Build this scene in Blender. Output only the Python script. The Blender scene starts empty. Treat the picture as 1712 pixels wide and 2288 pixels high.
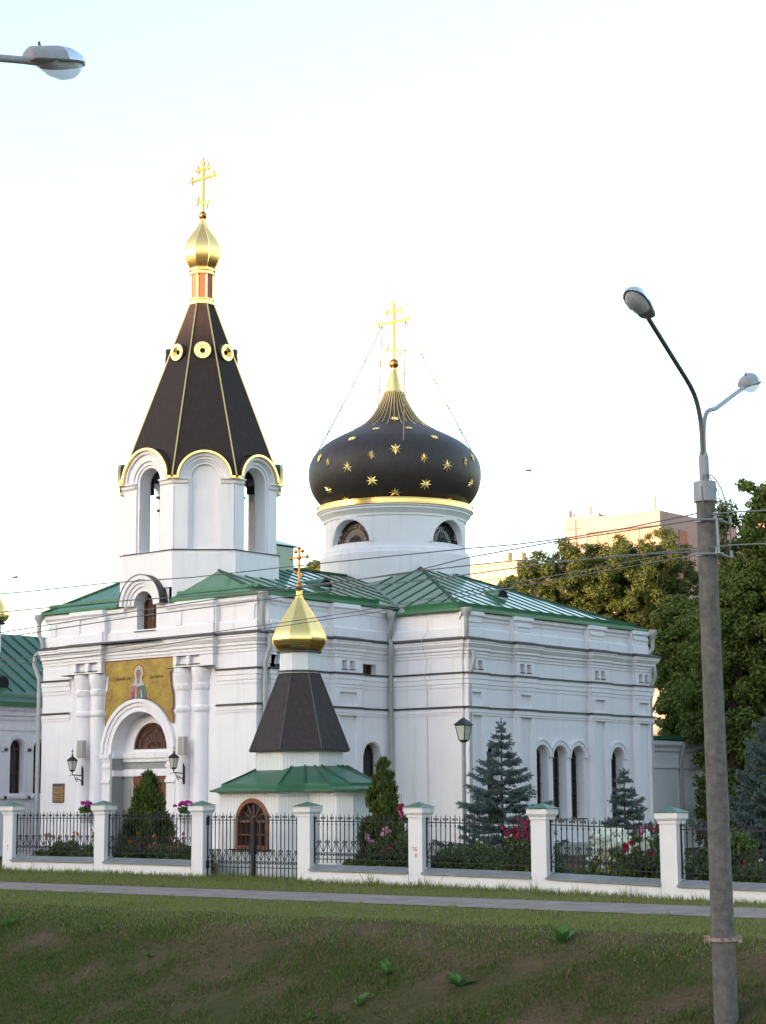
import bpy, math, random
import numpy as np
from mathutils import Vector, Matrix, geometry
C = bpy.context.scene
COL = C.collection
rnd = random.Random(7)
nrs = np.random.RandomState(11)
R = math.radians
# ------------------------------------------------------------------ camera
# world axes follow the church: +X east along its south side, +Y north along its front, Z up
FPX, CU, CV = 4226.0, 856.0, 1144.0            # focal length and centre in photo pixels (1712 x 2288)
PITCH, ROLL, HEAD = math.atan(651/4226), 0.006, R(40.2)
FH = Vector((math.cos(HEAD), math.sin(HEAD), 0)); RT = Vector((math.sin(HEAD), -math.cos(HEAD), 0)); ZU = Vector((0, 0, 1))
FW = FH*math.cos(PITCH) + ZU*math.sin(PITCH); UP = ZU*math.cos(PITCH) - FH*math.sin(PITCH)
RC = RT*math.cos(ROLL) - UP*math.sin(ROLL); UC = RT*math.sin(ROLL) + UP*math.cos(ROLL)
CAM = FH*-58 + RT*3.9; CAM.z = 1.92
cd = bpy.data.cameras.new('camera'); co = bpy.data.objects.new('camera', cd); COL.objects.link(co)
cd.sensor_fit = 'VERTICAL'; cd.sensor_height = 36; cd.lens = 36*FPX/2288; cd.clip_start = .5; cd.clip_end = 6000
m3 = Matrix((RC, UC, -FW)).transposed(); co.matrix_world = Matrix.Translation(CAM) @ m3.to_4x4()
C.camera = co
def ray(u, v): return FW + RC*((u-CU)/FPX) - UC*((v-CV)/FPX)
def at(u, v, d):
    q = ray(u, v); return CAM + q*(d/q.dot(FH))
def onx(u, v, x):
    q = ray(u, v); return CAM + q*((x-CAM.x)/q.x)
def ony(u, v, y):
    q = ray(u, v); return CAM + q*((y-CAM.y)/q.y)
# ------------------------------------------------------------------ light
SUN_EL, SUN_DIR = R(5.0), Vector((-.965, .26, 0)).normalized()
W = bpy.data.worlds.new('World'); C.world = W; W.use_nodes = True
wn = W.node_tree.nodes; wl = W.node_tree.links
sky = wn.new('ShaderNodeTexSky'); sky.sky_type = 'NISHITA'; sky.sun_disc = False
sky.sun_elevation = SUN_EL; sky.sun_rotation = math.atan2(SUN_DIR.x, SUN_DIR.y)
sky.altitude = 200; sky.air_density = 1.0; sky.dust_density = 1.6; sky.ozone_density = 1.5
hs = wn.new('ShaderNodeHueSaturation'); hs.inputs['Saturation'].default_value = .80   # thin high veil of cloud
wl.new(sky.outputs[0], hs.inputs['Color']); wl.new(hs.outputs[0], wn['Background'].inputs[0]); wn['Background'].inputs[1].default_value = 0.15
sd = bpy.data.lights.new('sun', 'SUN'); sd.energy = 2.0; sd.angle = R(.5); sd.color = (1, .62, .36)
so = bpy.data.objects.new('sun', sd); COL.objects.link(so)
so.rotation_euler = (-(SUN_DIR*math.cos(SUN_EL) + ZU*math.sin(SUN_EL))).to_track_quat('-Z', 'Y').to_euler()
C.view_settings.view_transform = 'Standard'; C.view_settings.look = 'None'
C.view_settings.exposure = 2.72; C.view_settings.gamma = 1
# ------------------------------------------------------------------ materials
def mat(name, col, rough=.7, metal=0, noise=0, scale=4, bump=0, bscale=30, col2=None, spec=.5, dist=.02):
    m = bpy.data.materials.new(name); m.use_nodes = True
    n = m.node_tree.nodes; l = m.node_tree.links; b = n['Principled BSDF']
    b.inputs['Base Color'].default_value = (*col, 1); b.inputs['Roughness'].default_value = rough; b.inputs['Metallic'].default_value = metal
    b.inputs['Specular IOR Level'].default_value = spec
    tc = n.new('ShaderNodeTexCoord')
    if noise or col2:
        t = n.new('ShaderNodeTexNoise'); t.inputs['Scale'].default_value = scale; t.inputs['Detail'].default_value = 6; t.inputs['Roughness'].default_value = .65
        l.new(tc.outputs['Object'], t.inputs[0])
        r = n.new('ShaderNodeValToRGB'); r.color_ramp.elements[0].position = .32; r.color_ramp.elements[1].position = .68
        c2 = col2 or tuple(c*(1-noise) for c in col)
        r.color_ramp.elements[0].color = (*c2, 1); r.color_ramp.elements[1].color = (*col, 1)
        l.new(t.outputs[0], r.inputs[0]); l.new(r.outputs[0], b.inputs['Base Color'])
    if bump:
        t2 = n.new('ShaderNodeTexNoise'); t2.inputs['Scale'].default_value = bscale; t2.inputs['Detail'].default_value = 4
        l.new(tc.outputs['Object'], t2.inputs[0])
        bp = n.new('ShaderNodeBump'); bp.inputs['Strength'].default_value = bump; bp.inputs['Distance'].default_value = dist
        l.new(t2.outputs[0], bp.inputs['Height']); l.new(bp.outputs[0], b.inputs['Normal'])
    return m
def nodes_of(m): return m.node_tree.nodes, m.node_tree.links, m.node_tree.nodes['Principled BSDF']
def math_node(n, l, op, a, b=None):
    k = n.new('ShaderNodeMath'); k.operation = op
    for i, x in enumerate((a, b)):
        if x is None: continue
        if isinstance(x, (int, float)): k.inputs[i].default_value = x
        else: l.new(x, k.inputs[i])
    return k.outputs[0]
M = {}
def plaster(name, col, dirt, streak=.3):
    m = mat(name, col, .85, 0, .05, .9, .25, 45, spec=.2)
    n, l, b = nodes_of(m)
    src = b.inputs['Base Color'].links[0].from_socket
    tc = n.new('ShaderNodeTexCoord'); mp = n.new('ShaderNodeMapping'); mp.inputs['Scale'].default_value = (3.2, 3.2, .22)
    t = n.new('ShaderNodeTexNoise'); t.inputs['Scale'].default_value = 1.3; t.inputs['Detail'].default_value = 7
    l.new(tc.outputs['Object'], mp.inputs[0]); l.new(mp.outputs[0], t.inputs[0])
    r = n.new('ShaderNodeValToRGB'); r.color_ramp.elements[0].position = .55; r.color_ramp.elements[1].position = .8
    r.color_ramp.elements[0].color = (0, 0, 0, 1); r.color_ramp.elements[1].color = (streak, streak, streak, 1)
    l.new(t.outputs[0], r.inputs[0])
    mx = n.new('ShaderNodeMix'); mx.data_type = 'RGBA'; mx.inputs['B'].default_value = (*dirt, 1)
    mx.inputs[7].default_value = (*dirt, 1)
    l.new(r.outputs[0], mx.inputs[0]); l.new(src, mx.inputs[6]); l.new(mx.outputs[2], b.inputs['Base Color'])
    return m
M['white'] = plaster('white_plaster', (.84, .805, .835), (.45, .44, .445))
M['fwhite'] = plaster('fence_plaster', (.80, .76, .76), (.40, .36, .33), .3)
M['grey'] = mat('grey_plinth_paint', (.33, .33, .33), .8, 0, .15, 3, .2, 40)
M['flash'] = mat('dark_flashing', (.075, .07, .075), .55, .3, .35, 5)
M['zinc'] = mat('zinc_sheet', (.26, .265, .28), .6, .2, .3, 2.5, .1, 12)
M['pipe'] = mat('painted_downpipe', (.44, .44, .435), .55, 0, .25, 1.5)
M['green'] = mat('green_metal_roof', (.05, .17, .095), .14, 0, .25, 1.1, .03, .8, spec=1.0)
M['cgreen'] = mat('dull_green_metal', (.036, .125, .07), .42, 0, .3, 1.6, .1, 5, spec=.5)
M['greend'] = mat('green_seam_shade', (.018, .06, .034), .6)  # darker green: the shadow along the standing seams put into their colour
M['gfascia'] = mat('green_fascia', (.03, .15, .055), .4, 0, .2, 2)
M['gold'] = mat('gold_leaf', (1.0, .70, .26), .22, 1.0, 0, 4, .05, 8)
M['goldb'] = mat('brushed_gold', (.98, .69, .27), .3, 1.0, 0, 4, .08, 14)
M['brown'] = mat('brown_shingle_metal', (.047, .036, .036), .55, 0, .25, 5, .2, 14, spec=.4)
M['crossgold'] = mat('gilded_cross', (.44, .22, .06), .36, 1.0)
M['chaingold'] = mat('gilt_chain', (.30, .20, .11), .5, .6)
M['rust'] = mat('red_brown_panel', (.42, .12, .07), .6, 0, .12, 6)
M['iron'] = mat('black_iron', (.022, .02, .024), .5, .4)
M['wood'] = mat('varnished_wood', (.24, .075, .028), .45, 0, .35, 6, .1, 30)
M['woodd'] = mat('dark_window_wood', (.10, .042, .02), .5, 0, .3, 8)
M['glass'] = mat('dark_window_glass', (.02, .022, .025), .08, 0, spec=.8)
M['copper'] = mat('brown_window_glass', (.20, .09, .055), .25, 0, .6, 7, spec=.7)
M['lglass'] = mat('frosted_lamp_glass', (.56, .55, .48), .3, 0, .1, 8)
M['concrete'] = mat('pole_concrete', (.178, .158, .143), .9, 0, .5, 9, .8, 70, dist=.012)
M['galv'] = mat('grey_painted_steel', (.30, .31, .34), .5, .2, .2, 6)
M['darksteel'] = mat('dark_steel_arm', (.11, .11, .10), .5, .2, .3, 6)
M['alu'] = mat('lamp_reflector_shell', (.65, .68, .74), .3, .8)
M['lampgrey'] = mat('lamp_housing_grey', (.34, .33, .35), .6, 0, .25, 14)
M['rustband'] = mat('rusty_band', (.50, .42, .36), .7, 0, col2=(.17, .05, .025), scale=18)
M['asphalt'] = mat('path_asphalt', (.30, .235, .21), .95, 0, .42, 1.7, .4, 90)
M['bark'] = mat('bark', (.06, .045, .035), .9, 0, .4, 9, .6, 25)
M['wire'] = mat('wire_sheath', (.12, .12, .125), .6)
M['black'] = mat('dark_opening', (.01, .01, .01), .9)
M['red'] = mat('red_spray_paint', (.55, .06, .08), .8)
M['terra'] = mat('pot_white', (.6, .6, .58), .6)
# lime-wash boards: vertical grooves by position
def boards(name, col):
    m = mat(name, col, .75, 0, .10, 2.2, spec=.3)
    n, l, b = nodes_of(m)
    tc = n.new('ShaderNodeTexCoord'); sp = n.new('ShaderNodeSeparateXYZ'); l.new(tc.outputs['Object'], sp.inputs[0])
    s = math_node(n, l, 'SUBTRACT', sp.outputs[0], sp.outputs[1]); s = math_node(n, l, 'MULTIPLY', s, 8.3); f = math_node(n, l, 'FRACT', s)
    g = math_node(n, l, 'LESS_THAN', f, .09)
    h = math_node(n, l, 'MULTIPLY', g, -1.0)
    bp = n.new('ShaderNodeBump'); bp.inputs['Strength'].default_value = .7; bp.inputs['Distance'].default_value = .015; l.new(h, bp.inputs['Height']); l.new(bp.outputs[0], b.inputs['Normal'])
    src = b.inputs['Base Color'].links[0].from_socket
    mx = n.new('ShaderNodeMix'); mx.data_type = 'RGBA'; mx.inputs[7].default_value = (.42, .40, .38, 1)
    g2 = math_node(n, l, 'MULTIPLY', g, .7); l.new(g2, mx.inputs[0]); l.new(src, mx.inputs[6]); l.new(mx.outputs[2], b.inputs['Base Color'])
    return m
M['boards'] = boards('white_board_cladding', (.80, .79, .785))
# diamond shingles: two families of lines round a vertical axis
def shingle(name, cx, cy, ka, kz, col=(.047, .034, .034), rough=.5, spec=.4):
    m = mat(name, col, rough, 0, .3, 6, spec=spec)
    n, l, b = nodes_of(m)
    tc = n.new('ShaderNodeTexCoord'); sp = n.new('ShaderNodeSeparateXYZ'); l.new(tc.outputs['Object'], sp.inputs[0])
    dx = math_node(n, l, 'SUBTRACT', sp.outputs[0], cx); dy = math_node(n, l, 'SUBTRACT', sp.outputs[1], cy)
    a = math_node(n, l, 'MULTIPLY', math_node(n, l, 'ARCTAN2', dy, dx), ka); z = math_node(n, l, 'MULTIPLY', sp.outputs[2], kz)
    lines = []
    for op in ('ADD', 'SUBTRACT'):
        f = math_node(n, l, 'FRACT', math_node(n, l, op, a, z)); lines.append(f)
    h = math_node(n, l, 'MULTIPLY', math_node(n, l, 'ADD', lines[0], lines[1]), 1.0)
    g = math_node(n, l, 'MAXIMUM', math_node(n, l, 'LESS_THAN', lines[0], .028), math_node(n, l, 'LESS_THAN', lines[1], .028))
    bp = n.new('ShaderNodeBump'); bp.inputs['Strength'].default_value = .22; bp.inputs['Distance'].default_value = .02; l.new(h, bp.inputs['Height']); l.new(bp.outputs[0], b.inputs['Normal'])
    src = b.inputs['Base Color'].links[0].from_socket
    mx = n.new('ShaderNodeMix'); mx.data_type = 'RGBA'; mx.inputs[7].default_value = (col[0]*.5, col[1]*.5, col[2]*.5, 1)
    l.new(g, mx.inputs[0]); l.new(src, mx.inputs[6]); l.new(mx.outputs[2], b.inputs['Base Color'])
    return m
def leafmat(name, c1, c2, trans=.35, rough=.6):
    m = bpy.data.materials.new(name); m.use_nodes = True
    n = m.node_tree.nodes; l = m.node_tree.links; b = n['Principled BSDF']; b.inputs['Roughness'].default_value = rough; b.inputs['Specular IOR Level'].default_value = .25
    g = n.new('ShaderNodeNewGeometry'); r = n.new('ShaderNodeValToRGB')
    r.color_ramp.elements[0].color = (*c1, 1); r.color_ramp.elements[1].color = (*c2, 1)
    l.new(g.outputs['Random Per Island'], r.inputs[0]); l.new(r.outputs[0], b.inputs['Base Color'])
    t = n.new('ShaderNodeBsdfTranslucent'); l.new(r.outputs[0], t.inputs[0])
    mx = n.new('ShaderNodeMixShader'); mx.inputs[0].default_value = trans
    l.new(b.outputs[0], mx.inputs[1]); l.new(t.outputs[0], mx.inputs[2]); l.new(mx.outputs[0], n['Material Output'].inputs[0])
    return m
M['lime'] = leafmat('broad_leaf', (.065, .10, .02), (.20, .235, .055))
M['olive'] = leafmat('olive_leaf', (.055, .085, .02), (.135, .155, .042))
M['thuja'] = leafmat('thuja_leaf', (.045, .075, .016), (.12, .145, .03), .25)
M['spruce'] = leafmat('blue_spruce_needles', (.06, .095, .09), (.17, .23, .215), .1)
M['herb'] = leafmat('herb_leaf', (.06, .11, .02), (.16, .23, .05), .35)
M['burdock'] = leafmat('burdock_leaf', (.06, .15, .03), (.14, .28, .065), .35)
M['orange'] = leafmat('orange_petal', (.55, .14, .03), (.75, .28, .06), .3)
M['pinkf'] = leafmat('pink_petal', (.42, .03, .11), (.60, .08, .19), .3)
M['redf'] = leafmat('red_petal', (.36, .012, .035), (.50, .025, .06), .3)
M['magenta'] = leafmat('magenta_petal', (.45, .04, .30), (.62, .08, .38), .3)
M['paleP'] = leafmat('pale_pink_petal', (.65, .28, .42), (.78, .42, .55), .3)
M['whitef'] = leafmat('white_petal', (.74, .77, .64), (.88, .88, .80), .3)
M['yellow'] = leafmat('yellow_petal', (.55, .33, .04), (.75, .48, .08), .3)
# ------------------------------------------------------------------ mesh builder
class MB:
    def __init__(s): s.v = []; s.f = []; s.mi = []; s.sm = []; s.mats = []; s.cur = 0
    def use(s, m):
        if m not in s.mats: s.mats.append(m)
        s.cur = s.mats.index(m); return s
    def face(s, idx, smooth=False): s.f.append(tuple(idx)); s.mi.append(s.cur); s.sm.append(smooth)
    def poly(s, pts, smooth=False):
        b = len(s.v); s.v += [tuple(p) for p in pts]; s.face(range(b, b+len(pts)), smooth)
    def box(s, x0, x1, y0, y1, z0, z1):
        x0, x1 = sorted((x0, x1)); y0, y1 = sorted((y0, y1)); z0, z1 = sorted((z0, z1))
        b = len(s.v); s.v += [(x, y, z) for z in (z0, z1) for x, y in ((x0, y0), (x1, y0), (x1, y1), (x0, y1))]
        for q in ((3, 2, 1, 0), (4, 5, 6, 7), (0, 1, 5, 4), (1, 2, 6, 5), (2, 3, 7, 6), (3, 0, 4, 7)): s.face([b+i for i in q])
    def hexa(s, p):   # 8 points, bottom ring then top ring
        b = len(s.v); s.v += [tuple(q) for q in p]
        for q in ((3, 2, 1, 0), (4, 5, 6, 7), (0, 1, 5, 4), (1, 2, 6, 5), (2, 3, 7, 6), (3, 0, 4, 7)): s.face([b+i for i in q])
    def fbox(s, fr, s0, s1, z0, z1, n0, n1):
        P = fr.pt; s.hexa([P(s0, z0, n1), P(s1, z0, n1), P(s1, z0, n0), P(s0, z0, n0), P(s0, z1, n1), P(s1, z1, n1), P(s1, z1, n0), P(s0, z1, n0)])
    def tube(s, pts, r, k=6, smooth=True, r2=None):
        pts = [Vector(p) for p in pts]; n = len(pts); b = len(s.v); side = None
        for i, p in enumerate(pts):
            t = (pts[min(i+1, n-1)] - pts[max(i-1, 0)]).normalized()
            if side is None: side = t.orthogonal().normalized()
            side = (side - t*side.dot(t)).normalized(); w = t.cross(side)
            rr = r if r2 is None else r + (r2-r)*i/(n-1)
            for j in range(k):
                a = 2*math.pi*j/k; s.v.append(tuple(p + side*(rr*math.cos(a)) + w*(rr*math.sin(a))))
        for i in range(n-1):
            for j in range(k):
                j2 = (j+1) % k; s.face((b+i*k+j, b+i*k+j2, b+(i+1)*k+j2, b+(i+1)*k+j), smooth)
        s.face([b+j for j in range(k)][::-1]); s.face([b+(n-1)*k+j for j in range(k)])
    def lathe(s, prof, c, k=32, smooth=True, facet=False, a0=0, cap=True):
        # prof: (r, z); facet: k flat sides with sharp ridges
        n = len(prof)
        if facet:
            for j in range(k):
                b = len(s.v)
                for r, z in prof:
                    for jj in (j, j+1):
                        a = a0 + 2*math.pi*jj/k; s.v.append((c[0]+r*math.cos(a), c[1]+r*math.sin(a), c[2]+z))
                for i in range(n-1): s.face((b+2*i, b+2*i+1, b+2*i+3, b+2*i+2), smooth)
            return
        b = len(s.v)
        for r, z in prof:
            for j in range(k):
                a = a0 + 2*math.pi*j/k; s.v.append((c[0]+r*math.cos(a), c[1]+r*math.sin(a), c[2]+z))
        for i in range(n-1):
            for j in range(k):
                j2 = (j+1) % k; s.face((b+i*k+j, b+i*k+j2, b+(i+1)*k+j2, b+(i+1)*k+j), smooth)
        if cap:
            s.face([b+j for j in range(k)][::-1]); s.face([b+(n-1)*k+j for j in range(k)])
    def sphere(s, c, r, k=12, sz=1.0):
        s.lathe([(max(r*math.sin(math.pi*i/8), .001), -r*sz*math.cos(math.pi*i/8)) for i in range(9)], c, k)
    def sweep(s, path, prof, closed=False, caps=True):
        # path: plan points, outward is on the right of travel; prof: (offset, z)
        n = len(path); P = [Vector(p) for p in path]; b = len(s.v); k = len(prof)
        nor = []
        for i in range(n if closed else n-1):
            d = (P[(i+1) % n]-P[i]).normalized(); nor.append(Vector((d.y, -d.x)))
        for i in range(n):
            if closed: n1, n2 = nor[i-1], nor[i]
            else: n1, n2 = nor[max(i-1, 0)], nor[min(i, n-2)]
            m = (n1+n2)/(1+n1.dot(n2))
            for o, z in prof: s.v.append((P[i].x+m.x*o, P[i].y+m.y*o, z))
        for i in range(n if closed else n-1):
            a = b+i*k; c = b+((i+1) % n)*k
            for j in range(k-1): s.face((a+j, c+j, c+j+1, a+j+1))
        if caps and not closed: s.face([b+j for j in range(k)]); s.face([b+(n-1)*k+j for j in range(k)][::-1])
    def panel(s, fr, outline, holes=(), n0=0, depth=.3, back=None):
        polys = [[Vector((p[0], p[1], 0)) for p in outline]] + [[Vector((p[0], p[1], 0)) for p in h] for h in holes]
        flat = [p for q in polys for p in q]; b = len(s.v)
        s.v += [tuple(fr.pt(p.x, p.y, n0)) for p in flat]
        for t in geometry.tessellate_polygon(polys):
            a, c, d = (flat[i] for i in t)
            t = t if (c-a).cross(d-a).z > 0 else t[::-1]
            s.face([b+i for i in t])
        for hi, h in enumerate(holes):
            d = depth[hi] if isinstance(depth, (list, tuple)) else depth
            b2 = len(s.v); k = len(h); s.v += [tuple(fr.pt(p[0], p[1], n0)) for p in h] + [tuple(fr.pt(p[0], p[1], n0-d)) for p in h]
            for i in range(k):
                j = (i+1) % k; s.face((b2+i, b2+j, b2+k+j, b2+k+i))
            if back and back[hi]: s.poly([fr.pt(p[0], p[1], n0-d) for p in h])
    def extr(s, fr, outline, n0, n1):   # solid slab with 2D outline
        s.poly([fr.pt(p[0], p[1], n1) for p in outline]); k = len(outline); b = len(s.v)
        s.v += [tuple(fr.pt(p[0], p[1], n0)) for p in outline] + [tuple(fr.pt(p[0], p[1], n1)) for p in outline]
        for i in range(k):
            j = (i+1) % k; s.face((b+i, b+j, b+k+j, b+k+i))
        s.poly([fr.pt(p[0], p[1], n0) for p in outline][::-1])
    def ring(s, fr, c, z, r0, r1, n0, n1, a0=0, a1=math.pi, k=20):   # half-ring of moulding
        b = len(s.v)
        for i in range(k+1):
            a = a0+(a1-a0)*i/k; ca, sa = math.cos(a), math.sin(a)
            for r, n in ((r0, n0), (r0, n1), (r1, n1), (r1, n0)): s.v.append(tuple(fr.pt(c+r*ca, z+r*sa, n)))
        for i in range(k):
            for j in range(4): s.face((b+4*i+j, b+4*i+(j+1) % 4, b+4*i+4+(j+1) % 4, b+4*i+4+j))
        s.face((b, b+1, b+2, b+3)); s.face((b+4*k+3, b+4*k+2, b+4*k+1, b+4*k))
    def build(s, name, m=None, parent=None, o=(0, 0, 0)):
        me = bpy.data.meshes.new(name); o = Vector(o)
        me.from_pydata([(v[0]-o.x, v[1]-o.y, v[2]-o.z) for v in s.v], [], s.f)
        ms = s.mats or [m]
        for x in ms: me.materials.append(M[x] if isinstance(x, str) else x)
        me.polygons.foreach_set('material_index', s.mi if s.mats else [0]*len(s.f)); me.polygons.foreach_set('use_smooth', s.sm); me.update()
        if any(s.sm): me.set_sharp_from_angle(angle=R(38))
        ob = bpy.data.objects.new(name, me); COL.objects.link(ob)
        if parent: ob.parent = parent
        return ob
class Fr:
    def __init__(s, o, S): s.o = Vector(o); s.S = Vector(S).normalized(); s.N = s.S.cross(ZU)
    def pt(s, a, z, n): return s.o + s.S*a + ZU*z + s.N*n
def arch(c, w, z0, zt, k=14):    # arched opening: centre, width, sill, crown
    r = w/2; zs = zt-r
    return [(c-r, z0), (c+r, z0)] + [(c+r*math.cos(math.pi*i/k), zs+r*math.sin(math.pi*i/k)) for i in range(k+1)]
def rect(a, b, z0, z1): return [(a, z0), (b, z0), (b, z1), (a, z1)]
def root(name, label, cat, loc=(0, 0, 0), group=None):
    e = bpy.data.objects.new(name, None); COL.objects.link(e); e.location = loc; e.empty_display_size = .3
    tag(e, label, cat, group); return e
def tag(o, label, cat, group=None):
    o['label'] = label; o['category'] = cat; o['kind'] = 'thing'
    if group: o['group'] = group
    return o
def copy_tree(o, parent=None):
    c = o.copy(); COL.objects.link(c); c.parent = parent
    for ch in list(o.children): copy_tree(ch, c)
    return c
def arrmesh(name, V, Fq, m, parent=None, mi=None, k=4):
    me = bpy.data.meshes.new(name); V = np.asarray(V, np.float32); Fq = np.asarray(Fq, np.int32); nf = len(Fq)
    me.vertices.add(len(V)); me.vertices.foreach_set('co', V.ravel()); me.loops.add(nf*k); me.loops.foreach_set('vertex_index', Fq.ravel())
    me.polygons.add(nf); me.polygons.foreach_set('loop_start', np.arange(0, nf*k, k, dtype=np.int32))
    for x in (m if isinstance(m, list) else [m]): me.materials.append(M[x] if isinstance(x, str) else x)
    if mi is not None: me.polygons.foreach_set('material_index', np.asarray(mi, np.int32))
    me.update(); me.validate()
    ob = bpy.data.objects.new(name, me); COL.objects.link(ob)
    if parent: ob.parent = parent
    return ob
# ------------------------------------------------------------------ ground
def z0(y): return float(np.interp(y, [-40, -23, -19.62, -16.38, -12.97, -9.55, -5.94, -2.28, 1.48, 12], [-.25, -.12, -.075, .01, .05, .075, .115, .138, .135, .13]))
PX = [-400, -41.0, -39.4, -37, -36, -26, -25.2, -21.5, -18.9, -17.3, -16.3, -15.46, -14.2, -12.85, -11, -8.3, -6, 400]
PZ = [.35, .28, .0, -2.8, -3.6, -3.7, -3.55, -2.42, -1.44, -.78, -.38, -.15, -.095, -.05, .02, .0, .0, .0]
def gz(x, y):
    w = z0(y)*min(1, max(0, (x+11)/2.7))
    return float(np.interp(x, PX, PZ)) + w
from mathutils import noise as mn
def gz2(x, y):
    z = gz(x, y)
    if -24 < x < -13.3:
        z += .05*mn.noise(Vector((x*.8, y*.8, 0))) * min(1, (-13.3-x)/1.5)
    return z
xs = sorted(set([-2500, -600] + [x for x in PX if -399 < x < 399] + list(np.arange(-24, -13.3, .3)) + list(np.arange(-13.2, -6, .4)) + [0, 20, 60, 140, 600, 3000]))
ys = sorted(set([-2500, -500, -150, -80, -60, -50] + list(np.arange(-40, 14, .45)) + [16, 20, 30, 60, 120, 500, 3000]))
V = [(x, y, gz2(x, y)) for x in xs for y in ys]; ny = len(ys)
F = [(i*ny+j, (i+1)*ny+j, (i+1)*ny+j+1, i*ny+j+1) for i in range(len(xs)-1) for j in range(ny-1)]
gm = bpy.data.materials.new('turf_and_soil'); gm.use_nodes = True
n, l, b = nodes_of(gm); b.inputs['Roughness'].default_value = .95; b.inputs['Specular IOR Level'].default_value = .1
tc = n.new('ShaderNodeTexCoord')
t1 = n.new('ShaderNodeTexNoise'); t1.inputs['Scale'].default_value = .55; t1.inputs['Detail'].default_value = 8; t1.inputs['Roughness'].default_value = .7; l.new(tc.outputs['Object'], t1.inputs[0])
t2 = n.new('ShaderNodeTexNoise'); t2.inputs['Scale'].default_value = 14; t2.inputs['Detail'].default_value = 6; l.new(tc.outputs['Object'], t2.inputs[0])
r1 = n.new('ShaderNodeValToRGB'); r1.color_ramp.elements[0].position = .42; r1.color_ramp.elements[1].position = .60
r1.color_ramp.elements[0].color = (.115, .074, .044, 1); r1.color_ramp.elements[1].color = (.062, .062, .02, 1); l.new(t1.outputs[0], r1.inputs[0])
mx = n.new('ShaderNodeMix'); mx.data_type = 'RGBA'; mx.blend_type = 'MULTIPLY'; mx.inputs[0].default_value = .8
r2 = n.new('ShaderNodeValToRGB'); r2.color_ramp.elements[0].color = (.45, .45, .45, 1); r2.color_ramp.elements[1].color = (1.3, 1.3, 1.3, 1); l.new(t2.outputs[0], r2.inputs[0])
l.new(r1.outputs[0], mx.inputs[6]); l.new(r2.outputs[0], mx.inputs[7]); l.new(mx.outputs[2], b.inputs['Base Color'])
bp = n.new('ShaderNodeBump'); bp.inputs['Strength'].default_value = .8; bp.inputs['Distance'].default_value = .05; l.new(t2.outputs[0], bp.inputs['Height']); l.new(bp.outputs[0], b.inputs['Normal'])
M['ground'] = gm
g = MB(); g.v = V
for q in F: g.face(q, True)
go = g.build('ground', 'ground'); go['kind'] = 'structure'
def strip(name, x0, x1, lift, m):
    s = MB(); yy = [-150, -60] + list(np.arange(-40, 14, 1.5)) + [20, 60, 150]; k = len(yy)
    xx = [x0, (x0+x1)/2, x1]
    s.v = [(x, y, gz(x, y)+lift) for x in xx for y in yy]
    for i in range(2):
        for j in range(k-1): s.face((i*k+j, (i+1)*k+j, (i+1)*k+j+1, i*k+j+1), True)
    o = s.build(name, m); o['kind'] = 'structure'; return o
strip('path', -12.78, -11.05, .012, 'asphalt')
strip('road', -35.6, -26.4, .03, 'asphalt')
def ground_hit(u, v):
    q = ray(u, v); t = 20/q.dot(FH)
    for _ in range(4000):
        p = CAM+q*t
        if p.z < gz2(p.x, p.y): return p
        t += .01/q.dot(FH)
    return p
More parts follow.
